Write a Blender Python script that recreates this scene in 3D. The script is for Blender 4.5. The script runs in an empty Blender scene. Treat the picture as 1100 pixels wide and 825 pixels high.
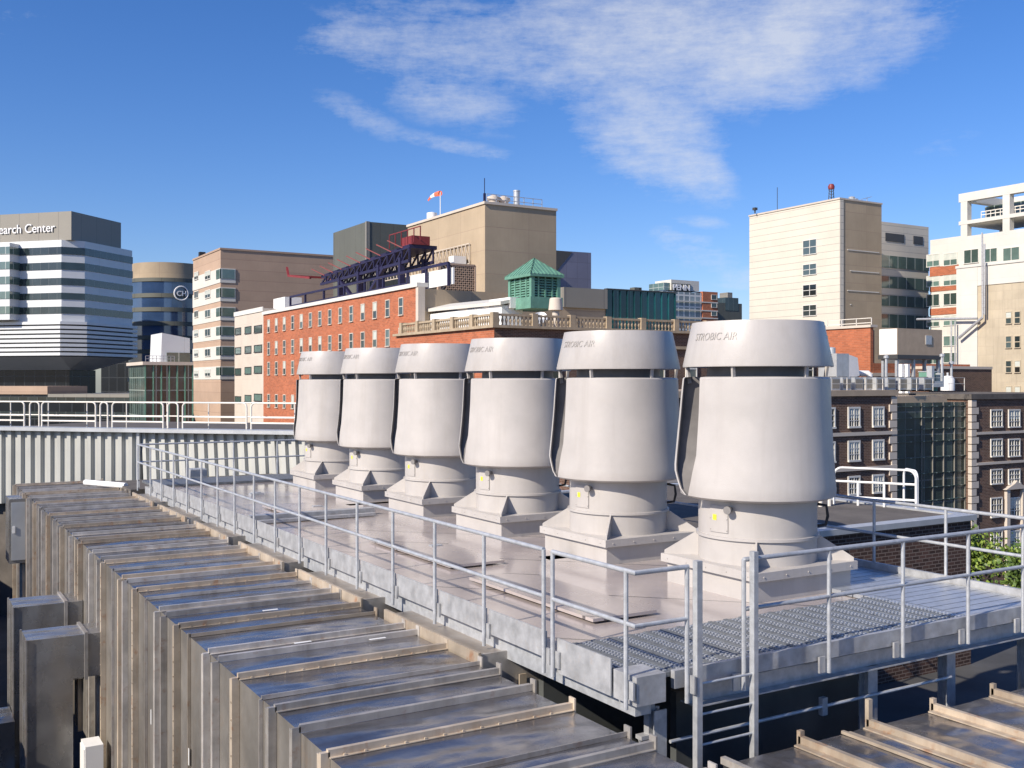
import bpy, bmesh, math, random
from mathutils import Vector, Matrix
random.seed(7)
PI=math.pi
F=1105.0; CX=550.0; HY=410.5; XVP=-112.0
TH=math.atan((CX-XVP)/F); S=math.sin(TH); Cc=math.cos(TH)
G=-30.0
scene=bpy.context.scene; COL=scene.collection
# world axes: x runs along the short side of the roof, y along the fan row; the camera stands over the origin
def ray(px):
    a=(px-CX)/F
    return Vector((a*Cc+S, -a*S+Cc))
def at(px,Y): return ray(px)*Y
def depth(x,y): return x*S+y*Cc
def zof(py,Y): return -(py-HY)/F*Y
def gp(px,py,z):
    Y=-z*F/(py-HY); p=at(px,Y); return Vector((p.x,p.y,z))
def uon(v,px):      # y on the line x=v seen at px
    r=ray(px); return v*r.y/r.x
def von(u,px):
    r=ray(px); return u*r.x/r.y
# ---------------------------------------------------------------- materials
def nt(m):
    m.use_nodes=True; t=m.node_tree; return t,t.nodes,t.links
def N(t,typ,**k):
    n=t.nodes.new(typ)
    for a,b in k.items(): setattr(n,a,b)
    return n
def _noise(t,vec,scale,detail=5,rough=.6):
    n=N(t,'ShaderNodeTexNoise'); n.inputs['Scale'].default_value=scale; n.inputs['Detail'].default_value=detail
    n.inputs['Roughness'].default_value=rough; t.links.new(vec,n.inputs['Vector']); return n.outputs['Fac']
def _map(t,vec,sc):
    m=N(t,'ShaderNodeMapping'); m.inputs['Scale'].default_value=sc; t.links.new(vec,m.inputs['Vector']); return m.outputs['Vector']
def _rng(t,val,a,b,c,d):
    m=N(t,'ShaderNodeMapRange'); 
    for i,x in zip((1,2,3,4),(a,b,c,d)): m.inputs[i].default_value=x
    t.links.new(val,m.inputs[0]); return m.outputs[0]
def _mixc(t,f,a,b,mode='MIX'):
    m=N(t,'ShaderNodeMix',data_type='RGBA',blend_type=mode)
    for s,v in ((m.inputs[0],f),(m.inputs[6],a),(m.inputs[7],b)):
        if hasattr(v,'is_linked'): t.links.new(v,s)
        elif isinstance(v,(int,float)): s.default_value=v
        else: s.default_value=(*v,1)
    return m.outputs[2]
def mat(name,col,rough=.7,metal=0,var=.15,scale=1.0,bump=0,bscale=20,streak=0,streak_col=(.1,.08,.06),rvar=0,brick=None,ior=None,spot=0,spot_col=(.3,.14,.06),coat=0,wave=0,wscale=1,emit=0,rnd=0,rndc=0):
    """brick=(w,h,mortar,offset,mortar_colour,contrast)"""
    m=bpy.data.materials.new(name); t,n,l=nt(m)
    p=n['Principled BSDF']; tc=N(t,'ShaderNodeTexCoord'); vec=tc.outputs['Object']
    if rnd or rndc: oi=N(t,'ShaderNodeObjectInfo')
    if rnd:
        va=N(t,'ShaderNodeVectorMath',operation='ADD'); l.new(vec,va.inputs[0]); l.new(_rng(t,oi.outputs['Random'],0,1,0,rnd),va.inputs[1]); vec=va.outputs[0]
    col2=tuple(c*(1-var) for c in col)
    base=_mixc(t,_rng(t,_noise(t,vec,scale),.3,.7,0,1),col,col2)
    hsrc=None
    if brick:
        w,h,ms,off,mc,con=brick
        sp=N(t,'ShaderNodeSeparateXYZ'); l.new(vec,sp.inputs[0])
        ad=N(t,'ShaderNodeMath',operation='ADD'); l.new(sp.outputs[0],ad.inputs[0]); l.new(sp.outputs[1],ad.inputs[1])
        cb=N(t,'ShaderNodeCombineXYZ'); l.new(ad.outputs[0],cb.inputs[0]); l.new(sp.outputs[2],cb.inputs[1])
        b=N(t,'ShaderNodeTexBrick'); b.offset=off; b.inputs['Scale'].default_value=1; b.inputs['Brick Width'].default_value=w
        b.inputs['Row Height'].default_value=h; b.inputs['Mortar Size'].default_value=ms; b.inputs['Mortar Smooth'].default_value=.1
        b.inputs['Color1'].default_value=(1,1,1,1); b.inputs['Color2'].default_value=(1-con,)*3+(1,); b.inputs['Mortar'].default_value=(1,1,1,1)
        l.new(cb.outputs[0],b.inputs['Vector'])
        base=_mixc(t,1.0,base,b.outputs['Color'],'MULTIPLY')
        base=_mixc(t,b.outputs['Fac'],base,mc)
        hsrc=b.outputs['Fac']
    if streak:
        s=_noise(t,_map(t,vec,(2.2,2.2,.12)),1.3,6,.65)
        base=_mixc(t,_rng(t,s,.5,.78,0,streak),base,streak_col)
    if spot:
        s=_noise(t,vec,scale*2.3,8,.7)
        base=_mixc(t,_rng(t,s,.56,.72,0,spot),base,spot_col)
    if rndc: base=_mixc(t,1.0,base,_rng(t,oi.outputs['Random'],0,1,1-rndc,1+rndc),'MULTIPLY')
    l.new(base,p.inputs['Base Color'])
    p.inputs['Metallic'].default_value=metal
    if rvar: l.new(_rng(t,_noise(t,vec,scale*1.7,6),.3,.7,max(.02,rough-rvar),rough+rvar),p.inputs['Roughness'])
    else: p.inputs['Roughness'].default_value=rough
    if ior: p.inputs['IOR'].default_value=ior
    if coat: p.inputs['Coat Weight'].default_value=coat; p.inputs['Coat Roughness'].default_value=.12
    prev=None
    def addb(h,st,d,inv=False):
        nonlocal prev
        b=N(t,'ShaderNodeBump',invert=inv); b.inputs['Strength'].default_value=st; b.inputs['Distance'].default_value=d
        l.new(h,b.inputs['Height'])
        if prev: l.new(prev,b.inputs['Normal'])
        prev=b.outputs['Normal']
    if bump: addb(_noise(t,vec,bscale,6),bump,.02)
    if wave: addb(_noise(t,_map(t,vec,(.55,1,.35)),wscale,2,.4),wave,.25)
    if hsrc is not None: addb(hsrc,.5,.015,True)
    if prev: l.new(prev,p.inputs['Normal'])
    if emit: p.inputs['Emission Strength'].default_value=emit
    return m
M={}
M['fan']=mat('fan_paint',(.475,.45,.425),.36,.0,.14,1.6,bump=.12,bscale=60,streak=.5,streak_col=(.33,.30,.27),rvar=.08,rnd=60,rndc=.05,spot=.22,spot_col=(.46,.42,.38))
M['fan_dark']=mat('fan_shade_and_knob',(.22,.21,.205),.6,.0,.3,3,streak=.3,streak_col=(.12,.11,.10))  # darker than fan paint to hold slot and nozzle shade; knob itself dark
M['galv']=mat('galvanised_steel',(.52,.54,.56),.45,.35,.30,9,rvar=.12,bump=.05,bscale=40)
M['galv2']=mat('galvanised_plate',(.50,.51,.52),.48,.35,.40,5,rvar=.12,bump=.08,bscale=30,spot=.35,spot_col=(.42,.33,.25))
M['grate']=mat('grating_steel',(.24,.26,.28),.5,.5,.4,8)
M['grate2']=mat('grating_ridges',(.55,.58,.62),.4,.6,.25,8)
M['steel']=mat('stainless_sheet',(.40,.385,.385),.24,.85,.40,1.4,rvar=.07,wave=.55,wscale=1.5,streak=.55,streak_col=(.13,.105,.09),bump=.08,bscale=25,spot=.35,spot_col=(.27,.20,.15))
M['rib']=mat('stainless_rib',(.50,.47,.43),.42,.3,.40,3,rvar=.1,streak=.65,streak_col=(.14,.11,.08),rndc=.28,spot=.6,spot_col=(.24,.11,.05))
M['rib2']=mat('weathered_rib',(.52,.44,.34),.5,.2,.40,2,streak=.6,streak_col=(.22,.13,.07),rndc=.22,spot=.85,spot_col=(.30,.13,.05))
M['stub']=mat('stained_stainless',(.50,.44,.37),.35,.6,.4,1.5,rvar=.1,spot=.6,spot_col=(.38,.20,.08),wave=.3)
M['dull']=mat('stainless_sunlit_side',(.30,.28,.25),.40,.35,.5,1.0,rvar=.1,wave=.3,streak=.85,streak_col=(.14,.115,.09),spot=.5,spot_col=(.28,.20,.14))  # less metallic than the top to look sunlit; streaks paint rib shadows
M['dull2']=mat('brushed_stainless_box',(.46,.45,.43),.26,.72,.35,.9,rvar=.10,wave=.6,wscale=1.6,streak=.35,streak_col=(.2,.17,.14),spot=.3,spot_col=(.3,.23,.17))
M['tape']=mat('white_tape',(.8,.8,.78),.6)
M['deck']=mat('deck_membrane',(.50,.435,.40),.20,0,.22,.5,rvar=.12,brick=(3.6,1.22,.035,0.3,(.12,.105,.095),.28),streak=.2,streak_col=(.26,.21,.18),spot=.35,spot_col=(.50,.45,.42),coat=.5)
M['roof_dark']=mat('dark_roof',(.085,.085,.085),.85,0,.6,.4,spot=.4,spot_col=(.05,.045,.04))  # dark base colour stands in for shade in the deep roof well
M['roof_mid']=mat('gravel_roof',(.13,.115,.10),.9,0,.4,1.5,bump=.3,bscale=30)
M['black']=mat('dark_panel',(.12,.13,.13),.4,.1,.5,1,wave=.2)
M['corr']=mat('corrugated_sheet',(.46,.465,.43),.5,.1,.12,.7,streak=.35,streak_col=(.25,.24,.22))
M['cream_rail']=mat('cream_painted_pipe',(.74,.70,.62),.45,0,.1,3)
M['white']=mat('white_paint',(.78,.78,.76),.5,0,.08,3)
M['yellow']=mat('yellow_sticker',(.80,.80,.05),.5)
M['dark']=mat('dark_rubber',(.02,.02,.022),.5)
M['ground']=mat('asphalt_ground',(.06,.06,.06),.9,0,.4,.05)
M['road']=mat('asphalt',(.05,.05,.052),.9,0,.3,.3,bump=.3)
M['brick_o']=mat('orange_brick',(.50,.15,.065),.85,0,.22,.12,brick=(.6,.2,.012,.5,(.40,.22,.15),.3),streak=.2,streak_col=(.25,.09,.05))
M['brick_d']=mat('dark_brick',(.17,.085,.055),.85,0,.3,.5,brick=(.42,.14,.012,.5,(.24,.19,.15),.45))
M['brick_n']=mat('near_brown_brick',(.13,.065,.045),.85,0,.3,.5,brick=(.22,.078,.010,.5,(.20,.15,.12),.6))
M['conc_w']=mat('white_concrete_panel',(.66,.61,.51),.75,0,.12,.15,brick=(60,1.25,.05,0,(.36,.34,.30),.06),streak=.2,streak_col=(.42,.39,.33))
M['conc_t']=mat('tan_concrete',(.46,.365,.25),.85,0,.25,.12,brick=(7,3.2,.04,0,(.33,.25,.18),.1),streak=.35,streak_col=(.30,.22,.15))
M['pink']=mat('pink_granite',(.47,.335,.24),.8,0,.15,.2,brick=(60,2.0,.04,0,(.3,.2,.15),.12),streak=.2,streak_col=(.3,.2,.15))
M['cream']=mat('cream_precast',(.58,.51,.43),.8,0,.1,.3,brick=(3,1.9,.03,0,(.5,.45,.38),.05),streak=.12,streak_col=(.45,.4,.32))
M['stone']=mat('beige_limestone',(.52,.45,.33),.85,0,.2,.3,brick=(2.4,1.2,.03,.5,(.42,.36,.27),.1),streak=.45,streak_col=(.25,.21,.16))
M['wpanel']=mat('white_precast',(.62,.60,.54),.75,0,.10,.3,brick=(4.2,1.9,.04,0,(.52,.52,.49),.04),streak=.15,streak_col=(.5,.48,.42))
M['gwhite']=mat('white_metal_cladding',(.66,.68,.68),.45,.1,.06,.3,brick=(9,60,.03,0,(.45,.46,.46),.05))
M['grey_clad']=mat('taupe_cladding',(.25,.235,.20),.5,.1,.08,.2,brick=(5.5,60,.05,0,(.14,.13,.12),.08))
M['dkblock']=mat('dark_green_grey_panel',(.12,.125,.105),.6,.1,.1,.3,brick=(2.5,60,.04,0,(.07,.07,.06),.1))
M['plum']=mat('blue_grey_metal_panel',(.20,.20,.27),.4,.35,.12,.3,brick=(2.0,2.6,.04,0,(.14,.14,.19),.12))
M['glass']=mat('window_glass',(.06,.085,.085),.08,0,.3,.6,ior=1.8,rndc=.9)
M['glass_g']=mat('green_window_glass',(.10,.16,.14),.08,0,.4,.5,ior=1.8,rndc=.6)
M['strip']=mat('banded_glazing',(.035,.055,.06),.1,0,.5,.4,ior=1.7,brick=(2.3,30,.09,0,(.06,.07,.07),.65))
M['strip_g']=mat('green_banded_glazing',(.12,.19,.16),.1,0,.4,.3,ior=2.0,brick=(2.6,30,.10,0,(.35,.38,.34),.5))
M['teal']=mat('teal_curtain_wall',(.02,.13,.15),.1,0,.5,.25,ior=1.6,brick=(2.0,4.2,.07,0,(.03,.11,.11),.6))
M['blue_g']=mat('blue_curtain_wall',(.05,.10,.22),.1,.1,.4,.1,ior=2.0,brick=(3.2,60,.06,0,(.03,.05,.1),.4))
M['navy_g']=mat('dark_curtain_wall',(.010,.015,.022),.25,0,.5,.12,ior=1.4,brick=(3.0,4.5,.12,0,(.03,.035,.04),.5))
M['grn_g']=mat('grey_green_glazing',(.10,.16,.14),.15,0,.5,.4,ior=1.7,brick=(1.8,2.2,.10,0,(.30,.36,.32),.6))
M['frame']=mat('white_window_frame',(.70,.68,.62),.6)
M['dframe']=mat('dark_window_frame',(.06,.06,.06),.5)
M['blind']=mat('pale_blind',(.55,.58,.52),.4,0,.2,1)
M['copper']=mat('green_copper',(.15,.33,.245),.6,.1,.3,1.2,streak=.35,streak_col=(.09,.20,.15))
M['bluest']=mat('blue_painted_steel',(.022,.018,.06),.5,.1,.2,1)
M['redst']=mat('red_painted_steel',(.22,.03,.03),.5,0,.2,1)
M['orange']=mat('orange_cloth',(.8,.16,.08),.8)
M['bark']=mat('bark',(.10,.07,.05),.9,0,.3,4)
M['leaf']=mat('leaves',(.12,.20,.035),.55,0,.6,.9)
M['leaf2']=mat('leaves_light',(.24,.33,.05),.55,0,.4,.9)
M['strip_l']=mat('pale_banded_glazing',(.33,.40,.43),.2,0,.4,.4,brick=(2.3,3.6,.25,0,(.6,.6,.58),.4))
M['stone_d']=mat('weathered_sandstone',(.44,.35,.24),.85,0,.3,1.0,streak=.45,streak_col=(.2,.15,.1))
M['link_g']=mat('grey_glazing',(.085,.125,.11),.2,0,.5,.4,ior=1.5,brick=(1.3,2.1,.06,0,(.10,.12,.12),.6))
M['letters']=mat('sign_letters',(.85,.85,.85),.5)
M['grey_l']=mat('embossed_letters',(.375,.355,.335),.45)
M['hvac']=mat('hvac_sheet',(.55,.57,.58),.4,.4,.2,1.5,streak=.2,streak_col=(.3,.27,.22))
M['hvac_t']=mat('tan_hvac_sheet',(.50,.38,.26),.5,.1,.2,1)
# ---------------------------------------------------------------- mesh builder
class MB:
    def __init__(s): s.v=[]; s.f=[]; s.mi=[]; s.cur=0
    def add(s,vs,fs):
        o=len(s.v); s.v+= [tuple(p) for p in vs]
        for f in fs: s.f.append(tuple(i+o for i in f)); s.mi.append(s.cur)
        return s
    def box(s,x0,x1,y0,y1,z0,z1):
        if x0>x1:x0,x1=x1,x0
        if y0>y1:y0,y1=y1,y0
        if z0>z1:z0,z1=z1,z0
        return s.add([(x0,y0,z0),(x1,y0,z0),(x1,y1,z0),(x0,y1,z0),(x0,y0,z1),(x1,y0,z1),(x1,y1,z1),(x0,y1,z1)],
              [(0,3,2,1),(4,5,6,7),(0,1,5,4),(1,2,6,5),(2,3,7,6),(3,0,4,7)])
    def prism(s,poly,d):      # poly: list of 3D points (planar), d: extrusion vector
        n=len(poly); d=Vector(d); a=[Vector(p) for p in poly]
        return s.add(a+[p+d for p in a],[tuple(range(n)),tuple(range(2*n-1,n-1,-1))]+[(i,i+n,(i+1)%n+n,(i+1)%n) for i in range(n)])
    def bar(s,a,b,w,h=None):
        h=h or w; a=Vector(a); b=Vector(b); d=(b-a).normalized()
        up=Vector((0,0,1)) if abs(d.z)<.95 else Vector((0,1,0))
        r=d.cross(up).normalized(); q=r.cross(d).normalized()
        vs=[]
        for p in (a,b):
            for i,j in ((-1,-1),(1,-1),(1,1),(-1,1)): vs.append(p+r*w/2*i+q*h/2*j)
        return s.add(vs,[(0,1,2,3),(7,6,5,4)]+[(i,i+4,(i+1)%4+4,(i+1)%4) for i in range(4)])
    def tube(s,pts,r,n=10,closed=False):
        P=[Vector(p) for p in pts]; m=len(P); vs=[]; fs=[]
        for i,p in enumerate(P):
            if closed: t=(P[(i+1)%m]-P[i-1])
            elif i==0: t=P[1]-P[0]
            elif i==m-1: t=P[-1]-P[-2]
            else: t=(P[i+1]-P[i]).normalized()+(P[i]-P[i-1]).normalized()
            t.normalize()
            up=Vector((0,0,1)) if abs(t.z)<.9 else Vector((0,1,0))
            if i==0: a=t.cross(up).normalized()
            else:
                a=(pa-t*pa.dot(t)).normalized()
            pa=a; b=t.cross(a)
            for k in range(n):
                an=2*PI*k/n; vs.append(p+(a*math.cos(an)+b*math.sin(an))*r)
        rng=m if closed else m-1
        for i in range(rng):
            for k in range(n):
                j=(i+1)%m; fs.append((i*n+k,i*n+(k+1)%n,j*n+(k+1)%n,j*n+k))
        if not closed: fs+= [tuple(range(n-1,-1,-1)),tuple(range((m-1)*n,m*n))]
        return s.add(vs,fs)
    def lathe(s,prof,n=64,a0=0,a1=2*PI,c=(0,0,0),closed=False):
        full=abs(a1-a0-2*PI)<1e-6; k=n if full else n+1; vs=[];fs=[]
        for i in range(k):
            a=a0+(a1-a0)*i/n
            for r,z in prof: vs.append((c[0]+r*math.cos(a),c[1]+r*math.sin(a),c[2]+z))
        m=len(prof); mm=m if closed else m-1
        for i in range(n):
            j=(i+1)%k
            for q in range(mm):
                q2=(q+1)%m; fs.append((i*m+q,j*m+q,j*m+q2,i*m+q2))
        return s.add(vs,fs)
    def mesh(s,name,mats,smooth=False):
        me=bpy.data.meshes.new(name); me.from_pydata(s.v,[],s.f)
        for m in (mats if isinstance(mats,(list,tuple)) else [mats]): me.materials.append(M[m])
        me.polygons.foreach_set('material_index',s.mi)
        bm=bmesh.new(); bm.from_mesh(me); bmesh.ops.recalc_face_normals(bm,faces=bm.faces); bm.to_mesh(me); bm.free()
        if smooth:
            me.polygons.foreach_set('use_smooth',[True]*len(me.polygons)); me.set_sharp_from_angle(angle=math.radians(35))
        me.update(); return me
    def build(s,name,mats,parent=None,smooth=False,loc=None,rz=0):
        o=bpy.data.objects.new(name,s.mesh(name,mats,smooth)); COL.objects.link(o)
        if parent: o.parent=parent
        if loc: o.location=loc
        o.rotation_euler.z=rz
        return o
def part(name,me,parent,loc=(0,0,0),rz=0,label=None):
    o=bpy.data.objects.new(name,me); COL.objects.link(o); o.parent=parent; o.location=loc; o.rotation_euler.z=rz
    if label: o['label']=label
    return o
def tag(o,label,cat,group=None):
    o['label']=label; o['category']=cat
    if group: o['group']=group
    return o
def empty(name,label,cat,loc=(0,0,0),rz=0,group=None):
    o=bpy.data.objects.new(name,None); COL.objects.link(o); o.location=loc; o.rotation_euler.z=rz
    return tag(o,label,cat,group)
def kids(o): return [c for c in bpy.data.objects if c.parent==o]
def copy_tree(o,parent=None):
    c=o.copy(); COL.objects.link(c); c.parent=parent
    for ch in kids(o): copy_tree(ch,c)
    return c
def text_mesh(txt,size,depth=.02,font_shear=0,bold=0):
    cu=bpy.data.curves.new('t','FONT'); cu.body=txt; cu.size=size; cu.extrude=depth/2; cu.shear=font_shear; cu.offset=bold
    o=bpy.data.objects.new('t',cu); COL.objects.link(o)
    bpy.context.view_layer.update()
    me=bpy.data.meshes.new_from_object(o); bpy.data.objects.remove(o); bpy.data.curves.remove(cu)
    return me
# ================================================================= SETTING
def structure(name,mb,m):
    o=mb.build(name,m); o['kind']='structure'; return o
structure('ground',MB().box(-3000,3000,-3000,3000,G-1,G),'ground')
structure('road',MB().box(24,36,-200,500,G,G+.004),'road')
structure('pavement',MB().box(36,39,-200,500,G,G+.13),'roof_mid')
# ================================================================= BUILDINGS
class Bld:
    def __init__(s,name,label,cat,px,Y,rot=0,z0=G,xy=None,group=None):
        c=at(px,Y) if xy is None else Vector(xy); s.c=c; s.rot=rot; s.z0=z0
        s.e=empty(name,label,cat,(c.x,c.y,z0),rot,group)
        s.dx=Vector((math.cos(rot),math.sin(rot))); s.dy=Vector((-math.sin(rot),math.cos(rot)))
    def sol(s,face,px,off=0):      # distance along the face seen at px
        d=s.dx if face=='R' else s.dy; o=s.c+(s.dy if face=='R' else s.dx)*off
        r=ray(px); cr=lambda a,b:a.x*b.y-a.y*b.x
        return -cr(o,r)/cr(d,r)
    def z(s,face,a,py,off=0):
        d=s.dx if face=='R' else s.dy; p=s.c+d*a+(s.dy if face=='R' else s.dx)*off
        return zof(py,depth(p.x,p.y))-s.z0
    def Z(s,py): return s.z('R',0,py)
    def box(s,name,m,x0,x1,y0,y1,z0,z1,parent=None):
        return MB().box(x0,x1,y0,y1,z0,z1).build(name,m,parent or s.e)
    def on(s,name,m,face,a0,a1,z0,z1,out=.1,inn=.0,parent=None,label=None):   # slab on a face
        b=MB()
        if face=='R': b.box(a0,a1,-out,-inn,z0,z1)
        else: b.box(-out,-inn,a0,a1,z0,z1)
        o=b.build(name,m,parent or s.e)
        if label: o['label']=label
        return o
    def win(s,face,a,z,w,h,kind='plain',fm='frame',gm='glass',fw=.12,off=0,sill=True):
        key=(round(w,2),round(h,2),kind,fm,gm)
        if key not in WC:
            fr=MB(); d=.10
            fr.box(-w/2-fw,w/2+fw,-d,.05,h,h+fw); fr.box(-w/2-fw,w/2+fw,-d-(.08 if sill else 0),.05,-fw,0)
            fr.box(-w/2-fw,-w/2,-d,.05,0,h); fr.box(w/2,w/2+fw,-d,.05,0,h)
            if kind in('double','quad','case'): fr.box(-.05,.05,-d+.01,.0,0,h)
            if kind in('sash','quad'): fr.box(-w/2,w/2,-d+.02,.0,h*.5-.05,h*.5+.05)
            if kind=='case':
                for q in(.33,.66): fr.box(-w/2,w/2,-d+.02,.0,h*q-.03,h*q+.03)
                for q in(-.25,.25): fr.box(w*q-.03,w*q+.03,-d+.03,.0,0,h)
            gl=MB(); gl.box(-w/2,w/2,-.03,-.01,0,h)
            bl=MB(); bl.box(-w/2,w/2,-.045,-.035,h*.45,h)
            WC[key]=(fr.mesh('window',fm),gl.mesh('pane',gm),bl.mesh('blind','blind'))
        fr,gl,bl=WC[key]
        loc=(a,off,z) if face=='R' else (off,a,z)
        o=part('window',fr,s.e,loc,0 if face=='R' else -PI/2); part('pane',gl,o)
        if random.random()<.35 and fm!='dframe': part('blind',bl,o)
        return o
    def winpx(s,face,px0,px1,pyt,pyb,**k):
        off=k.get('off',0)
        a0=s.sol(face,px0,off);a1=s.sol(face,px1,off); a=(a0+a1)/2; w=abs(a1-a0)
        z1=s.z(face,a,pyt,off); z0=s.z(face,a,pyb,off); return s.win(face,a,z0,w,z1-z0,**k)
WC={}
RR=math.radians(43.6)
# --- research building (left)
b=Bld('research_building','white banded research building with a taupe roof block and white letters','building',80,240,RR)
L=b.sol('L',-90); R=b.sol('R',142); zt=b.Z(257); zb=b.Z(383)
ch=3.6
def ring(o): return [(ch-o*.4,-o),(R+o,-o),(R+o,L),(-o,L),(-o,ch-o*.4)]
def ringbox(mb,z0,z1,o=0): return mb.prism([(x,y,z0) for x,y in ring(o)],(0,0,z1-z0))
ringbox(MB(),zb,zt).build('wall','gwhite',b.e)
for pt,pb in ((264.5,272.5),(281,289),(298,305.5),(314,321),(329,336.5)):
    ringbox(MB(),b.Z(pb),b.Z(pt),.12).build('window_band','strip',b.e)
ringbox(MB(),b.Z(383),b.Z(345),.1).build('louvre_gap_shadow','dframe',b.e)  # dark ring painted in for the shadow gaps between the slabs
for k in range(8):
    y0=345+k*4.8; ringbox(MB(),b.Z(y0+3.1),b.Z(y0),.9).build('louvre_slab','gwhite',b.e)
bo=MB(); 
def lp(o,z): return [(x,y,z) for x,y in ring(o)]
top=lp(.4,b.Z(383)); bot=lp(-6.5,b.Z(397)); nn=5
bo.add(top+bot,[tuple(range(nn)),tuple(range(2*nn-1,nn-1,-1))]+[(i,i+nn,(i+1)%nn+nn,(i+1)%nn) for i in range(nn)]); bo.build('tapered_soffit','gwhite',b.e)
b.box('glazed_base','navy_g',7,R-5,7,L,0,b.Z(397))
b.box('roof_block','grey_clad',-1.0,R-2,-0.5,L,zt,b.Z(226.5)) if False else None
px0=b.sol('L',73); rb=b.box('roof_block','grey_clad',.6,b.sol('R',135),px0*.2+1,L,zt,b.Z(226))
ly=L; bx0=b.sol('L',-60);bx1=b.sol('L',21)
by=MB().box(-3.2,0,bx1,bx0,b.Z(343),b.Z(260)).build('bay','gwhite',b.e)
for pt,pb in ((265,273),(281,289),(297,305),(313,321),(329,337)):
    MB().box(-3.35,0,bx1-.15,bx0,b.z('L',bx1,pb,-3),b.z('L',bx1,pt,-3)).build('bay_window','strip_g',by)
me=text_mesh('Research Center',2.95,.25); me.materials.append(M['letters'])
xs=[v.co.x for v in me.vertices]; wd=max(xs)-min(xs)
a1=b.sol('L',59,.6); a0=a1+wd*1.0
o=part('sign_lettering',me,b.e,(.40,a0,b.z('L',a1,248.5)),0); o.rotation_euler=(PI/2,0,-PI/2)
# lower podium in front of it
b2=Bld('podium_building','low dark glazed podium with a pinkish ledge below the lettered building','building',146,205,RR)
L=b2.sol('L',-90); b2.box('wall','navy_g',0,30,0,L,0,b2.Z(424)); b2.box('ledge','pink',-.3,12,b2.sol('L',52),L,b2.Z(424),b2.Z(415)); b2.box('dark_ledge','grey_clad',-.3,29,-.3,b2.sol('L',52)-.1,b2.Z(427),b2.Z(423.5))
for k in range(3):
    b2.on('window_band','strip','L',.5,L,b2.Z(433+k*16),b2.Z(427+k*16),.2)
# --- round glass tower
bt=empty('round_tower','round blue glass tower with a tan drum on top','building',(*at(182,300),G))
c=at(182,300); dd=lambda py: zof(py,300-9)-G
def drum(mb,r,z0,z1): return mb.lathe([(0,z0),(r,z0),(r,z1),(0,z1)],64)
rt=11.2
drum(MB(),rt,0,dd(300)).build('glass_body','blue_g',bt,True)
drum(MB(),rt*.93,dd(300),dd(282)).build('drum_wall','conc_t',bt,True)
for k in range(9): drum(MB(),rt+.25,dd(320+k*15),dd(315.5+k*15)).build('spandrel_band','dkblock',bt,True)
drum(MB(),rt+.25,dd(303),dd(299)).build('parapet','dkblock',bt,True)
# crest: ring and letters on the curved glass
crest=MB(); ang=math.atan2(-c.y,-c.x)+math.radians(16)
def curvemap(me,r,a_c,zc):
    for v in me.vertices:
        a=a_c+v.co.x/r; rr=r+v.co.z; v.co=(rr*math.cos(a),rr*math.sin(a),zc+v.co.y)
tm=text_mesh('CH',2.0,.2,0,.04); tm.materials.append(M['letters'])
for v in tm.vertices: v.co.x-=1.35
curvemap(tm,rt+.45,ang,dd(318)); part('crest_letters',tm,bt)
rg=MB(); rg.tube([(math.cos(t*PI/12)*1.95,math.sin(t*PI/12)*1.95+.7,0) for t in range(24)],.2,6,True); rm=rg.mesh('crest_ring','letters'); curvemap(rm,rt+.45,ang,dd(318)); part('crest_ring',rm,bt)
# --- dark block behind atrium
b=Bld('dark_glass_block','dark glazed block standing left of the green atrium','building',143,330,RR)
b.box('wall','navy_g',0,60,0,12,0,b.Z(345))
# --- atrium
b=Bld('glass_atrium','low green framed glass atrium in front of the round tower','building',156,175,0)
R=b.sol('R',207); b.box('glazing','grn_g',0,R,0,14,0,b.Z(392))
b.box('roof_slab','cream',-.5,R,-.5,14,b.Z(392),b.Z(388.5))
for k in range(7):
    x=R*k/6; b.box('mullion','copper',x-.09,x+.09,-.2,-.02,0,b.Z(392))
rr=b.z('R',0,388.5); MB().prism([(3,2,rr),(R,2,rr),(R,2,b.z('R',R,363)),(3.2,2,b.z('R',3,357))],(0,9,0)).build('sloped_roof','gwhite',b.e)
b.box('clerestory','strip_g',R*.5,R,1.8,2,b.Z(388),b.Z(378))
rl=MB()
for zz in (1.0,.5): rl.bar((0,-.3,rr+zz),(R*.6,-.3,rr+zz),.08)
for k in range(9): rl.bar((R*.6*k/8,-.3,rr),(R*.6*k/8,-.3,rr+1),.08)
rl.build('roof_rail','galv',b.e)
# --- pink office
b=Bld('pink_office','pink and white striped office block with a plain brown side','building',237,200)
L=b.sol('L',207.5); R=b.sol('R',385); zt=b.Z(268); b.box('wall','pink',0,R,0,L,0,zt); 
b.box('parapet_cap','pink',-.15,R,-.15,L+.1,zt,zt+.35)
rows=[(289,299.5),(309.5,319.5),(330.5,340),(351,360.5),(372.5,382),(394.5,403.5)]
for i,(t,bb) in enumerate(rows):
    zt1=b.Z(t-1); zb1=b.Z(bb+4)
    b.on('white_band','wpanel','L',-.08,L+.05,zb1,zt1,.1)
    b.on('white_band','wpanel','R',-.08,b.sol('R',253),zb1+(zt1-zb1)*.0,zt1,.1)
    b.on('window_band','strip_g','R',-.12,b.sol('R',252.5),b.Z(bb-.5),b.Z(t),.18)
    b.on('window_band','strip_g','L',-.18,b.sol('L',233),b.Z(bb-.5),b.Z(t),.18)
    for p0,p1 in ((209,213),(220.5,226)): b.winpx('L',p0,p1,t+1+(237-p0)*.10,bb+(237-p0)*.02,kind='double',off=-.12)
b.box('roof_camera','dark',1,2.2,L-1.6,L-.4,zt+.35,zt+1.8)
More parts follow.
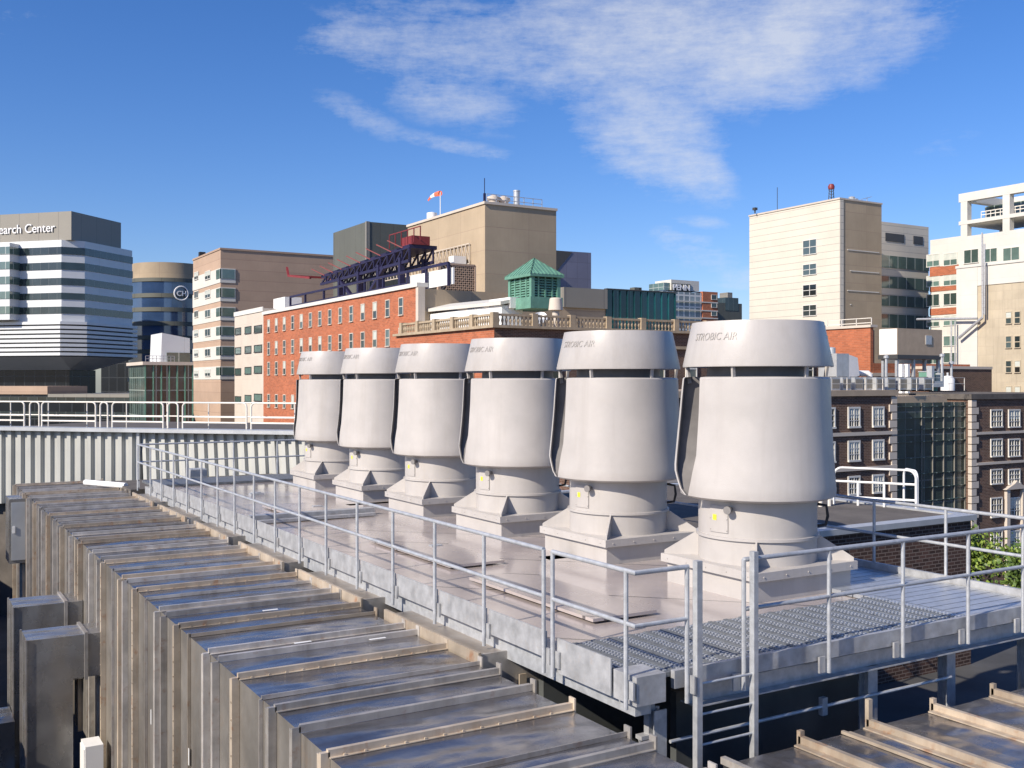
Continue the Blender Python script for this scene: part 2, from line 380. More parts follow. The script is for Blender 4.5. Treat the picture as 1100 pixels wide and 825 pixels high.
# --- brick building + cream wing share a plane x=const
YB=118; cb=at(449,YB)
b=Bld('brick_building','long orange brick building with rows of small pale framed windows','building',449,YB)
L=b.sol('L',283); R=b.sol('R',560)
zt=b.Z(308); b.box('wall','brick_o',0,.8,0,L,0,zt); b.box('inner_block','cream',.8,R,.02,L,0,zt-.3)
b.box('side_wall','conc_t',.8,R,-.02,.02,0,zt-.2)
b.box('parapet','frame',-.25,1.2,-.25,L,zt,b.Z(303.5)); b.box('corner_strip','cream',-.12,.75,-.3,.35,0,zt)
inv=lambda k:1/(0.001841+.0000502*k)-112
zr=[b.z('L',b.sol('L',431),y) for y in (337.5,)]
z1=b.z('L',b.sol('L',289),357.5); z2=b.z('L',b.sol('L',289),381); z3=b.z('L',b.sol('L',289),402.5); z4=b.z('L',b.sol('L',289),437)
z1=(z1+zr[0])/2
for zz in (z1,z2,z3,z4):
    for k in range(14):
        if zz<z3-.1 and k<8: continue
        b.win('L',b.sol('L',inv(k)),zz,1.05,1.95,kind='sash',fw=.11,fm='cream')
b3=Bld('cream_wing','cream panelled wing with green glass windows left of the orange brick','building',283,1,xy=(b.c.x,b.c.y+L+.02))
L3=b3.sol('L',252); b3.box('wall','cream',0,22,0,L3,0,b3.z('L',0,331)); b3.on('parapet_rail','frame','L',0,L3,b3.z('L',0,331)-.5,b3.z('L',0,331)+.25,.15)
for y in (354,375,397.5,427.5):
    for p0,p1 in ((253,259),(263.5,270),(273.5,281.5)): b3.winpx('L',p0,p1,y-4+(282-p0)*.13-1,y+3.5+(282-p0)*.1-1.5,fm='dframe',gm='glass_g')
# roof furniture of the brick building
zr_=zt+.0+G+0
def bz(py,px): # absolute z on plane x=b.c.x at px
    u=uon(b.c.x,px); return zof(py,depth(b.c.x,u))
ub=lambda px: uon(b.c.x+3,px)
bar=empty('roof_barrier','dark blue railing with pale infill panels along the brick roof','railing',(b.c.x+2.5,b.c.y,zt+G))
LL=b.sol('L',312); pr=MB(); hz=2.6
def fr(px): return uon(b.c.x+2.5,px)-b.c.y
for px_ in (312,328,348,370,392,412,438,458,482): MB().bar((0,fr(px_),0),(0,fr(px_),hz),.28).build('post','bluest',bar)
MB().bar((0,fr(312),hz),(0,fr(482),hz),.3).build('top_rail','bluest',bar); MB().bar((0,fr(312),hz*.45),(0,fr(438),hz*.45),.2).build('mid_rail','bluest',bar)
MB().box(.3,.5,fr(436),fr(484),.2,hz*.8).build('infill_panel','white',bar)
MB().box(.6,3.5,fr(290),fr(302),-.3,3).build('infill_panel','white',bar)
tag(MB().prism([(0,0,0),(0,14,0),(0,12,1.8),(0,3,2.2)],(5,0,0)).build('roof_canopy','cream',loc=(b.c.x+7,fr(388)+b.c.y,zt+G)),'low pale canopy under the blue steelwork','canopy')
# helipad steelwork
yA=uon(b.c.x+9,345); yB=uon(b.c.x+9,440); xh=b.c.x+9
zh=zof(299,depth(xh,yA)); zh2=zof(266,depth(xh,yB))
hp=empty('helipad','raised rooftop landing deck on blue trusses with red outriggers','helipad',(xh,yB,zt+G))
lz=lambda t: (zh2+(zh-zh2)*t)-(zt+G)      # t 0 near .. 1 far
ln=yA-yB
MB().prism([(0,0,lz(0)),(0,ln,lz(1)),(0,ln,lz(1)+.5),(0,0,lz(0)+.5)],(4.2,0,0)).build('deck_slab','bluest',hp)
tr=MB()
for xx in (0,3.6):
    tr.bar((xx,0,lz(0)-1.8),(xx,ln,lz(1)-1.0),.4)
    for k in range(14):
        t0=k/14;t1=(k+1)/14; tr.bar((xx,ln*t0,lz(t0)),(xx,ln*t1,lz(t1)-1.8+.8*t1),.22); tr.bar((xx,ln*t0,lz(t0)),(xx,ln*t0,lz(t0)-1.8+.8*t0),.22)
tr.build('truss','bluest',hp)
for t in (.08,.3,.52,.75):
    for xx in (0,3.6): MB().box(xx-.35,xx+.35,ln*t-.35,ln*t+.35,-.5,lz(t)-1).build('column','bluest',hp)
MB().bar((0,ln*.52,0),(0,ln*.25,lz(.25)-1.6),.5).build('brace','bluest',hp); MB().bar((0,ln*.52,.5),(0,ln*.75,lz(.75)-1.4),.5).build('brace','bluest',hp)
for k in range(9):
    t=(k+.6)/9; MB().bar((0,ln*t,lz(t)+.3),(-1.6,ln*t+1.6,lz(t)+1.4),.15).build('outrigger','redst',hp)
og=MB(); og.bar((-1.5,ln+1,lz(1)+.1),(-2.2,ln+10,lz(1)+1.2),.35); og.bar((-2.2,ln+10,lz(1)+1.2),(-1.8,ln+12,lz(1)+2.8),.35); og.bar((4,ln+1,lz(1)+.1),(4,ln+10,lz(1)+1.2),.35); og.bar((-2.2,ln+10,lz(1)+1.2),(4,ln+10,lz(1)+1.2),.35); og.build('edge_frame','redst',hp)
MB().box(.3,3,-.2,3.2,lz(0)+.5,lz(0)+1.7).build('equipment_box','redst',hp)
rl=MB()
for k in range(6): rl.bar((-.3,-4+k*2,lz(0)+.5),(-.3,-4+k*2,lz(0)+2.4),.12)
rl.bar((-.3,-4,lz(0)+2.4),(-.3,6,lz(0)+2.4),.12); rl.build('handrail','redst',hp)
# dark block
b4=Bld('dark_penthouse','dark grey green windowless block behind the blue steelwork','building',394,175)
b4.box('wall','dkblock',0,9,0,b4.sol('L',358),10,b4.Z(238)); b4.box('corner_trim','grey_clad',-.1,.5,-.1,.5,10,b4.Z(238)+.05)
# tan block
b5=Bld('tan_tower','large tan concrete roof tower with pipes and vents on top','building',521,140)
L=b5.sol('L',438); R=b5.sol('R',597.5); zt5=b5.Z(219)
b5.box('wall','conc_t',0,R,0,L,0,zt5); b5.box('coping','cream',-.2,R+.1,-.2,L+.1,zt5,zt5+.35)
sc=MB()
for k in range(30):
    y=4+k*1.15; z_=b5.z('L',b5.sol('L',510),270)-k*.0; 
    sc.bar((-.25,y,z_-1.6),(-.25,y,z_+1.2),.1); 
    if k<29: sc.bar((-.25,y,z_-1.6),(-.25,y+1.15,z_+1.2),.06)
sc.bar((-.25,4,z_+1.2),(-.25,38,z_+1.2),.12); sc.bar((-.25,4,z_-1.6),(-.25,38,z_-1.6),.12)
sc.build('wall_lattice','cream',b5.e)
MB().box(-2.5,-.5,L*.18,L*.24,b5.Z(296),b5.Z(272)).build('duct_riser','white',b5.e)
zt5a=zt5+G+.35
def rt(name,label,cat,px,off,mb,m,smooth=False,z=zt5a):
    y=b5.c.y+off; x=von(y,px); o=mb.build(name,m,None,smooth,(x,y,z)); return tag(o,label,cat)
rt('exhaust_stack','tall slim steel stack on the tan roof','pipe',555,3,MB().lathe([(0,0),(.45,0),(.45,2.4),(.5,2.4),(.5,2.6),(.38,2.6),(.38,2.0)],20),'hvac',True)
for i,(p,l) in enumerate(((530,'squat round roof vent on the tan roof, nearer the corner'),(541,'squat round roof vent on the tan roof, beside the tall stack'))):
    rt('roof_vent',l,'vent',p,4,MB().lathe([(0,0),(.7,0),(.7,1.0),(.95,1.1),(.95,1.5),(0,1.9)],20),'cream',True)
ra=MB()
for k in range(7): ra.bar((k*1.5,0,0),(k*1.5,0,1.3),.08)
for h in (.65,1.3): ra.bar((0,0,h),(9,0,h),.08)
rt('roof_railing','thin pipe railing on the tan roof edge','railing',523,1.2,ra,'galv')
rt('antenna','thin blue antenna pole at the tan roof corner','antenna',520.5,2,MB().bar((0,0,0),(0,0,1.5),.28).bar((0,0,1.5),(0,0,3.6),.08),'bluest')
ws=empty('windsock','orange and white windsock flying from a mast on the tan roof','windsock',(b5.c.x+3,uon(b5.c.x+3,473),zt5a))
MB().tube([(0,0,0),(0,0,4.6)],.07,8).build('mast','white',ws)
sk=MB(); P=[Vector((0,0,4.4)),Vector((-.5,.7,4.3)),Vector((-.9,1.3,4.0)),Vector((-1.2,1.7,3.5))]
ringsv=[]
for i,p in enumerate(P):
    r=.42-.09*i; ringsv+=[p+Vector((r*math.cos(a*PI/5)*.6,r*math.cos(a*PI/5)*-.4,r*math.sin(a*PI/5))) for a in range(10)]
sk.v=[tuple(p) for p in ringsv]
for i in range(3):
    for a in range(10): sk.f.append((i*10+a,i*10+(a+1)%10,i*10+10+(a+1)%10,i*10+10+a)); sk.mi.append(i%2)
sk.build('sock',['orange','white'],ws,True)
tag(MB().lathe([(0,0),(.8,0),(.8,1.4),(0,1.6)],20).build('roof_fan','white',None,True,(b5.c.x+2,uon(b5.c.x+2,464),zt5a)),'white drum fan on the tan roof beside the windsock','vent')
# lattice screen
b6=Bld('lattice_screen','brown diamond lattice screen on the roof below the tan tower','screen',471,128,z0=zt+G-.3)
R=b6.sol('R',509.5); zz=b6.Z(283); b6.box('backing','dkblock',0,R,0,.3,0,zz)
la=MB(); n=9
for k in range(-3,n):
    for sgn in (1,-1):
        x0=R*k/n; x1=x0+zz*1.0
        a=(x0,-.12,0) if sgn==1 else (x0,-.12,zz); c_=(x1,-.12,zz) if sgn==1 else (x1,-.12,0)
        def cl(p,q):
            p=Vector(p);q=Vector(q)
            if q.x<=0 or p.x>=R: return None
            if p.x<0: p=p+(q-p)*(-p.x/(q.x-p.x))
            if q.x>R: q=p+(q-p)*((R-p.x)/(q.x-p.x))
            return p,q
        r_=cl(a,c_)
        if r_: la.bar(r_[0],r_[1],.16)
la.bar((0,-.12,zz),(R,-.12,zz),.25); la.bar((0,-.12,0),(0,-.12,zz),.4); la.bar((R,-.12,0),(R,-.12,zz),.25); la.build('lattice','pink',b6.e)
# plum block right of tan tower
b7=Bld('metal_panel_block','blue grey metal clad block right of the tan tower','building',597,165,math.radians(-4))
b7.box('wall','plum',0,b7.sol('R',635),0,20,0,b7.Z(269)); MB().prism([(0,-.1,b7.Z(269)),(3.0,-.1,b7.Z(270)),(0,-.1,b7.Z(292))],(0,.05,0)).build('painted_shadow','dframe',b7.e)  # dark triangle painted on as shade beside the tan tower
b7.box('roof_hatch','dframe',b7.sol('R',634),b7.sol('R',637),2,8,0,b7.Z(290))
# teal glass building
b8=Bld('teal_glass_building','low teal glass curtain wall building with a grey clad end','building',604,120)
R1=b8.sol('R',651); R2=b8.sol('R',725); b8.box('glazing','teal',R1,R2,0,25,0,b8.Z(308)); b8.box('clad_end','grey_clad',0,R1,-.3,25,b8.Z(330),b8.Z(308.5))
b8.box('clad_base','conc_t',-8,R1,.0,25,0,b8.Z(330))
for k in range(11):
    x=R1+(R2-R1)*k/10; b8.box('mullion','teal',x-.07,x+.07,-.15,-.01,0,b8.Z(308.6))
b8.box('roof_edge','dframe',R1,R2+.1,-.2,.4,b8.Z(308),b8.Z(307))
for i,(p,w_) in enumerate(((680,3.2),(688,1.2))):
    y=b8.c.y+6; tag(MB().box(0,w_,0,3,0,.7).box(w_*.2,w_*.5,.5,1.5,.7,1.2).build('roof_unit','dkblock',loc=(von(y,p),y,b8.Z(308)+G)),['wide dark roof unit on the teal glass building','small dark roof unit on the teal glass building'][i],'air conditioner')
# PENN building
b9=Bld('brick_glass_tower','distant brick and glass building with a white sign box on its roof','building',755,330)
L=b9.sol('L',716); R=b9.sol('R',771); zt9=b9.Z(313)
b9.box('wall','brick_o',0,R,0,10,0,zt9); b9.c; 
b9.box('glazed_wing','strip_l',-16,-.01,.5,10,0,zt9-.5)
for y in (324,333,341): b9.box('floor_band','wpanel',-16.1,R+.05,-.12,.3,b9.Z(y+1.2),b9.Z(y))
for y in (317,325.5,334.5): b9.win('R',R*.75,b9.Z(y+4),2.2,1.4,gm='glass',off=-.02)
sx0=von(b9.c.y+1,721)-b9.c.x; sx1=von(b9.c.y+1,751)-b9.c.x
b9.box('sign_box','wpanel',sx0,sx1,1,9,zt9,b9.Z(302)); b9.box('roof_glazing','strip_g',sx0-2.5,sx0-.02,1.5,9,zt9,b9.Z(305.5))
b9.box('sign_panel','dkblock',sx0+.1,von(b9.c.y,743.5)-b9.c.x,.75,.95,b9.Z(314),b9.Z(306))
pm=text_mesh('PENN',2.5,.2,0,.07); pm.materials.append(M['letters'])
o=part('sign_lettering',pm,b9.e,(sx0+.2,.5,b9.Z(313)),0); o.rotation_euler=(PI/2,0,0)
bx=max(v.co.x for v in pm.vertices); o.scale=((von(b9.c.y,743)-b9.c.x-sx0-.5)/bx,1,1)
b10=Bld('distant_block','small distant grey block right of the sign building','building',771,345); b10.box('wall','dkblock',0,b10.sol('R',797),0,14,0,b10.Z(325)); b10.box('glazing','strip',b10.sol('R',779),b10.sol('R',793),-.1,10,b10.Z(333),b10.Z(319)); b10.box('stair_tower','grey_clad',b10.sol('R',784),b10.sol('R',789),1,5,b10.Z(325),b10.Z(313))
# --- balustrade building
b11=Bld('balustrade_building','ornate brick and stone building with a roof balustrade','building',531,95)
L=b11.sol('L',426); R=b11.sol('R',885); zb1=b11.Z(349); zt1=b11.Z(336.5)
b11.box('wall','brick_d' ,0.02,R,.02,L,0,zb1-.25); b11.on('lit_brick_face','brick_o','L',.02,L,0,zb1-.25,.02,-.02)  # orange and dark brick paint the sunlit and shaded faces
MB().box(-.35,R+.3,-.35,L+.3,zb1-.25,zb1).build('cornice','stone_d',b11.e)
MB().box(-.2,R+.1,-.2,L+.1,zb1-1.9,zb1-1.6).build('string_course','stone_d',b11.e)
for face,Lx,st in (('R',R,4.3),('L',L,4.0)):
    n=int(Lx/st); 
    for k in range(n+1):
        a=min(k*st,Lx)
        if face=='L' and k==0: a=.0
        m=MB(); (m.box(a-.3,a+.3,-.3,.3,zb1,zt1+.1) if face=='R' else m.box(-.3,.3,a-.3,a+.3,zb1,zt1+.1)); (face=='L' and k==0) or m.build('pier','stone_d',b11.e)
        if k<n:
            m=MB(); q=int(st/.42)
            for j in range(1,q):
                a2=a+j*st/q; x,y=(a2,0) if face=='R' else (0,a2)
                m.lathe([(0,zb1),(.11,zb1),(.07,zb1+.15),(.14,zb1+.45),(.07,zb1+.75),(.1,zt1-.15),(0,zt1-.15)],8,c=(x,y,0))
            (m.box(a+.3,a+st-.3,-.16,.16,zt1-.2,zt1) if face=='R' else m.box(-.16,.16,a+.3,a+st-.3,zt1-.2,zt1))
            m.build('balustrade','stone_d',b11.e)
for k in range(int(R/4.3)):
    b11.win('R',2.15+k*4.3,zb1-5,1.3,2.2,kind='sash')
    b11.win('R',2.15+k*4.3,zb1-9,1.3,2.2,kind='sash')
for k in range(8): b11.on('pilaster','stone_d','L',k*4.0-.25 if k else .05,k*4.0+.25,0,zb1-1.9,.15)
RZ=zb1+G-.25
# white roof structures behind the left balustrade
def roofthing(name,label,cat,px,yoff,mb,m,smooth=False,z=RZ,base=b11):
    y=base.c.y+yoff; return tag(mb.build(name,m,None,smooth,(von(y,px),y,z)),label,cat)
hh=lambda py,yoff,px=520: zof(py,depth(von(b11.c.y+yoff,px),b11.c.y+yoff))-RZ
w=empty('roof_enclosure','long white sloped roof enclosure behind the stone balustrade','roof structure',(von(b11.c.y+8,548),b11.c.y+8,RZ))
x0=0; ye=uon(w.location.x,466)-w.location.y
MB().box(-1.0,1.5,0,ye,0,hh(327,8)).build('wall','white',w); MB().prism([(-1.3,-.3,hh(327,8)),(-1.3,ye,hh(326,8)+.2),(1.6,ye,hh(326,8)+.9),(1.6,-.3,hh(320,8))],(0,0,.35)).build('sloped_roof','wpanel',w)
MB().box(-.2,2,-.35,4,hh(330,8),hh(318,8)).build('end_block','white',w)
# dish
d=empty('satellite_dish','small pale satellite dish behind the balustrade','satellite dish',(von(b11.c.y+2,580),b11.c.y+2,RZ))
MB().tube([(0,0,0),(0,0,1.5)],.08,8).build('mast','galv',d); dm=MB(); dm.lathe([(0,0),(.5,.06),(1.0,.26),(1.3,.45),(1.28,.48),(.98,.3),(.48,.1),(0,.04)],24)
o=dm.build('reflector','hvac',d,True,(0,0,1.7)); o.rotation_euler=(math.radians(50),0,math.radians(-40)); d.scale=(.6,.6,.6)
MB().bar((0,0,1.6),(-.5,-.8,2.2),.06).build('feed_arm','dark',d)
roofthing('roof_vent','cream conical roof vent beside the green copper cupola','vent',597,1.8,MB().lathe([(0,0),(.35,0),(.35,1.9),(.72,2.0),(.6,3.1),(.5,3.2),(0,3.2)],24),'cream',True)
# --- copper cupola
cu=Bld('copper_cupola','green copper louvred cupola with a pyramid roof','cupola',571,103,z0=RZ)
L=cu.sol('L',547); R=cu.sol('R',601); 
ze=cu.Z(294); za=cu.Z(318.5)
cu.box('base','copper',-.25,R+.25,-.25,L+.25,cu.Z(331),za)
cu.box('core','dframe',.25,R-.25,.25,L-.25,za,ze)
ap=(R/2,L/2,zof(277.5,depth(cu.c.x+R/2,cu.c.y+L/2))-RZ)
rf=MB(); e_=.35; cs=[(-e_,-e_,ze),(R+e_,-e_,ze),(R+e_,L+e_,ze),(-e_,L+e_,ze)]
rf.add(cs+[ap],[(0,1,4),(1,2,4),(2,3,4),(3,0,4),(3,2,1,0)])
A=Vector(ap)
for i in range(4):
    p,q=Vector(cs[i]),Vector(cs[(i+1)%4])
    for k in range(0,10): 
        t=k/9; bpt=p+(q-p)*t; tp=A+(bpt-A)*(abs(t-.5)*2 if 0<k<9 else 0)*0+(bpt-A)*0
        s_=1-2*abs(t-.5); 
        mid=(p+q)/2; top_=bpt+(A-mid)*s_ if 0<k<9 else A
        rf.bar(bpt,top_,.09,.12)
rf.build('roof','copper',cu.e); MB().box(-e_,R+e_,-e_,L+e_,ze-.25,ze+.02).build('eave','copper',cu.e)
for (x,y) in ((.12,.12),(R-.12,.12),(.12,L-.12)): cu.box('corner_post','copper',x-.2,x+.2,y-.2,y+.2,za,ze-.25)
for k in range(1,4): cu.box('mullion','copper',R*k/4-.08,R*k/4+.08,0,.25,za,ze-.25)
for k in range(1,4): cu.box('mullion','copper',0,.25,L*k/4-.1,L*k/4+.1,za,ze-.25)
for k in range(7):
    z_=za+.15+(ze-.45-za)*k/7; m=MB(); m.prism([(.3,.05,z_),(R-.3,.05,z_),(R-.3,.24,z_+.10),(.3,.24,z_+.10)],(0,0,.12)); m.prism([(.05,.3,z_),(.05,L-.3,z_),(.24,L-.3,z_+.10),(.24,.3,z_+.10)],(0,0,.12)); m.build('louvre','copper',cu.e)
# --- right tower
b=Bld('white_tower','tall white panelled tower with a tan end and four windows','building',902,185)
L=b.sol('L',805); R=b.sol('R',947); zt=b.Z(214)
b.box('wall','conc_w',0,.6,0,L,0,zt); b.box('end_wall','conc_t',.6,R,-.01,L,0,zt-.02); b.on('corner_strip','conc_w','R',-.01,.9,0,zt-.03,.12)
for t,bb in ((258,273),(284,295),(306,317.5),(328,339)): b.winpx('L',863,877,t,bb,kind='quad')
for y,(p0,p1) in zip((264,286.5,308,323),((910,944),(913,944),(910,944),(913,914.2))): b.on('white_strip','wpanel','R',b.sol('R',p0),b.sol('R',p1),b.Z(y+1+(3 if y==264 else 3)),b.Z(y+(3)),.1)
b.box('coping','cream',-.15,R+.1,-.15,L+.1,zt,zt+.3)
zT=zt+G+.3
def rt2(name,label,cat,px,off,mb,m,smooth=False,base=b,z=None):
    y=base.c.y+off; return tag(mb.build(name,m,None,smooth,(von(y,px),y,zT if z is None else z)),label,cat)
be=empty('beacon_mast','short lattice mast with a red beacon on the white tower','beacon',(b.c.x+2,uon(b.c.x+2,893),zT))
lm=MB(); 
for sx in (-.35,.35):
    for sy in (-.35,.35): lm.bar((sx,sy,0),(sx*.7,sy*.7,2.2),.1)
for k in range(4): lm.bar((-.35,-.35,k*.55),(.35,-.35,k*.55+.5),.07); lm.bar((-.35,-.35,k*.55),(-.35,.35,k*.55+.5),.07)
lm.build('lattice','dframe',be); MB().lathe([(0,2.2),(.55,2.3),(.6,2.8),(.4,3.2),(0,3.3)],16).build('beacon','redst',be,True)
rt2('antenna','thin whip antenna on the left of the white tower','antenna',835,L*.7,MB().bar((0,0,0),(0,0,4.5),.08),'dframe')
rt2('dish_cluster','small dishes and a slanted aerial on the tower roof','antenna',915,4,MB().lathe([(0,.4),(.5,.4),(.6,1.4),(0,1.6)],12).box(1.0,1.8,0,.6,0,1.3).bar((2.5,0,1.2),(5.5,0,2.0),.09).bar((4.2,0,0),(4.2,0,1.7),.09),'hvac')
rt2('corner_lamp','small dark lamp at the left corner of the tower roof','lamp',811,L*.9,MB().bar((0,0,0),(0,0,.6),.2).box(-.35,.35,-.35,.35,.6,1.1),'dframe')
# banded wing to the right of the tower
bw=Bld('banded_wing','grey wing with continuous glass bands right of the tall white tower','building',947,1,xy=(b.c.x+R+.02,b.c.y+9))
R=bw.sol('R',997.5); zt=bw.Z(233); bw.box('wall','conc_w',0,R,0,L,0,zt)
for t,bb in ((270,283.5),(293,306),(314,326),(335,350)): bw.on('window_band','strip_g','R',-.0,R+.05,bw.Z(bb),bw.Z(t),.12)
for p0,p1 in ((951,971),(981,991)): bw.on('louvre_panel','dframe','R',bw.sol('R',p0),bw.sol('R',p1),bw.Z(254),bw.Z(245),.1)
# far right frame building: its long face looks left, the corner is outside the frame
bf=Bld('frame_top_building','white building with brick bands and an open concrete frame on its roof','building',1165,176)
L=bf.sol('L',994); L0=bf.sol('L',1030)
zf=bf.z('L',L0,255); zf2=bf.z('L',L0,217)
bf.box('wall','wpanel',1.5,32,L0,L,0,bf.z('L',L,258,1.5)); bf.box('upper_wall','wpanel',0,32,0,L0,0,zf)
zl_=lambda y,p=1012: bf.z('L',bf.sol('L',p,1.5),y,1.5)
for t,bb in ((286,296),(307.5,312.5),(331,338)):
    MB().box(1.38,1.5,L0+.05,L+.05,zl_(bb),zl_(t)).build('brick_band','brick_o',bf.e)
for t,bb in ((273,285.5),(296,307),(316,328),(340,350),(362,372),(380,390)):
    for p0,p1 in ((996,1009),(1014,1028)): bf.winpx('L',p0,p1,t-1.5*(p0-1003)/20,bb-1.5*(p0-1003)/20,kind='double',fm='frame',gm='glass_g',off=1.5)
for p0,p1 in ((1036,1051),(1057,1071),(1078,1095),(1101,1118)):
    k_=(p0-1043)*.05; bf.winpx('L',p0,p1,268-k_,282-k_,kind='double',gm='glass_g')
for p in (1032,1077,1122):
    a=bf.sol('L',p)
    for q in (0,12): bf.box('frame_column','wpanel',q,q+1.3,a-1.4,a,zf,zf2)
for q in (0,12): bf.box('frame_beam','wpanel',q-.03,q+1.33,0,L0+.02,zf2-.1,zf2+1.5)
bf.box('frame_beam','wpanel',1.33,12,L0-1.4,L0,zf2,zf2+1.4)
bf.box('frame_floor','wpanel',-.04,13,0,L0+.01,zf+2.3,zf+3.0)
bf.box('roof_room','grn_g',5,10,0,bf.sol('L',1058,5),zf+3,zf2-.8)
rl=MB(); a=bf.sol('L',1052,1)
for h in (3.9,4.5): rl.bar((1.6,0,zf+h),(1.6,a,zf+h),.14)
for k in range(22): rl.bar((1.6,a*k/21,zf+3),(1.6,a*k/21,zf+4.5),.1)
rl.build('roof_rail','cream_rail',bf.e)
# limestone building
bs=Bld('limestone_building','beige limestone building with white upper panels and paired windows','building',1165,126)
L=bs.sol('L',1028.5); Lm=bs.sol('L',1050.5); zt=bs.z('L',L,288)
bs.box('wall','stone',0,26,0,L,0,zt-.1)
bs.box('upper_panels','wpanel',-.12,0,-.05,Lm,bs.z('L',Lm,307),zt-.12); bs.box('left_panels','wpanel',-.15,26,Lm+.01,L+.06,0,zt-.12)
bs.box('coping','wpanel',-.25,26,-.1,L+.15,zt-.1,zt+.25)
for y in (341,367,393.5,421):
    for p0,p1 in ((1081,1086.5),(1090.5,1096),(1114,1120)): k_=(p0-1081)*.04*(410-y)/60; bs.winpx('L',p0,p1,y-5.5-k_,y+6.5-k_,kind='sash',fm='stone',fw=.10)
pp=MB(); X=lambda p: bs.sol('L',p,-.9)
zz=lambda p,y: bs.z('L',X(p),y,-.9)
pp.tube([(-.9,X(1055),zz(1055,250)),(-.9,X(1055.5),zz(1055.5,342))],.12,8); pp.tube([(-.9,X(1057.5),zz(1057.5,262)),(-.9,X(1057.5),zz(1057.5,338))],.12,8)
pp.tube([(-.9,X(1055.5),zz(1055.5,341)),(-.9,X(1030),zz(1030,363))],.2,8); pp.tube([(-.9,X(1050),zz(1050,342)),(-.9,X(985),zz(985,343))],.16,8)
for p in (1022,1026): pp.tube([(-.9,X(p),zz(p,345)),(-.9,X(p),zz(p,395))],.1,6)
tag(pp.build('steel_pipe','galv2',loc=(bs.c.x,bs.c.y,G)),'long bent steel pipe climbing the limestone building','pipe')
# middle brick building with hvac
bm_=Bld('low_brick_building','low orange brick building with a shaded end behind the roof machinery','building',935,120)
L=bm_.sol('L',860); R=bm_.sol('R',1042); zt=bm_.Z(351.5)
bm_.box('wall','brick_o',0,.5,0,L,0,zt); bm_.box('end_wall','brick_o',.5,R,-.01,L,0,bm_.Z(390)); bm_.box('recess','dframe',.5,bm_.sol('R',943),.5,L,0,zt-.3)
bm_.box('coping','cream',-.2,1,-.2,L,zt,zt+.3)
bm_.box('lower_roof','cream',-.0,R,-.3,.5,bm_.Z(404),bm_.Z(400.5))
bm_.box('low_wall','brick_d',bm_.sol('R',978),R,-3,0,0,bm_.Z(396)); bm_.box('low_wall_cap','cream',bm_.sol('R',978),R,-3.1,0,bm_.Z(396),bm_.Z(393))
rl=MB(); 
for k in range(14): rl.bar((.2,k*2.2,zt),(.2,k*2.2,zt+1.1),.08)
for h in (.55,1.1): rl.bar((.2,0,zt+h),(.2,29,zt+h),.08)
rl.build('roof_rail','cream_rail',bm_.e)
hv=Bld('air_handler','big boxy air handler with a white end raised on steel legs','air conditioner',964,112,z0=bm_.Z(405)+G)
L=hv.sol('L',944.5); R=hv.sol('R',1012); z0=hv.Z(381); z1=hv.Z(352.5)
hv.box('cabinet','hvac_t',0,R,0,L,z0,z1); hv.on('end_panel','white','L',.05,L-.05,z0+.05,z1-.05,.05); hv.box('underframe','dframe',-.1,R+.1,-.1,L+.1,z0-.45,z0)
for a,c_ in ((.3,.3),(R-.3,.3),(.3,L-.3),(R-.3,L-.3),(R*.4,.3)): hv.box('leg','galv',a-.15,a+.15,c_-.15,c_+.15,0,z0-.45)
hv.box('gauge','hvac',R*.62,R*.75,-.08,0,z0+1.2,z0+2.2)
# dorms
def clutter(i,px,Y,kind,label,z):
    yy=u0+2.0+random.uniform(-.3,.5); p=Vector((von(yy,px),yy))
    if kind=='ac':
        e=empty('air_conditioner',label,'air conditioner',(p.x,p.y,z)); MB().box(-.55,.55,-.5,.5,.15,1.25).build('casing','hvac',e); MB().lathe([(0,1.25),(.42,1.25),(.42,1.33),(0,1.33)],16).build('fan_grille','dframe',e,True); MB().box(-.5,-.4,-.5,.5,0,.15).box(.4,.5,-.5,.5,0,.15).build('foot','dframe',e)
        MB().box(-.45,.45,-.53,-.5,.3,1.1).build('coil_panel','grey_clad',e)
YD=103
bd=Bld('brown_brick_dormitory','brown brick dormitory with white casement windows and stone quoins','building',700,YD,xy=None)
def dormface(bx,cols,rows,w,h,off=0):
    for p in cols:
        for y in rows: bx.winpx('R',p-w,p+w,y-h,y+h,kind='case',off=off)
u0=at(1043,97).y-.5; bd.c=Vector((von(u0,640),u0)); bd.e.location=(bd.c.x,bd.c.y,G)
R=bd.sol('R',962); zt=bd.Z(0); zt=bd.z('R',R,425)
bd.box('wall','brick_d',0,R,0,18,0,zt); bd.box('parapet','hvac_t',-.2,R+.1,-.2,18,zt,zt+.5)
for y in (464.5,501): zq=bd.z('R',R,y); bd.box('string_course','cream',0,R+.05,-.15,0,zq-.15,zq+.15)
for k in range(26): bd.box('quoin','cream',R-(.9 if k%2 else .6),R+.06,-.12,.2,zt-.7*(k+1),zt-.7*k-.08)
sp=von(u0,943)-von(u0,917)
for k in range(11):
    a=bd.sol('R',943)-k*sp
    for y in (449,484.5,520,556):
        z_=bd.z('R',bd.sol('R',943),y+8)
        bd.win('R',a,z_,1.2,1.5 if y<500 else 1.35,kind='case',fw=.16)
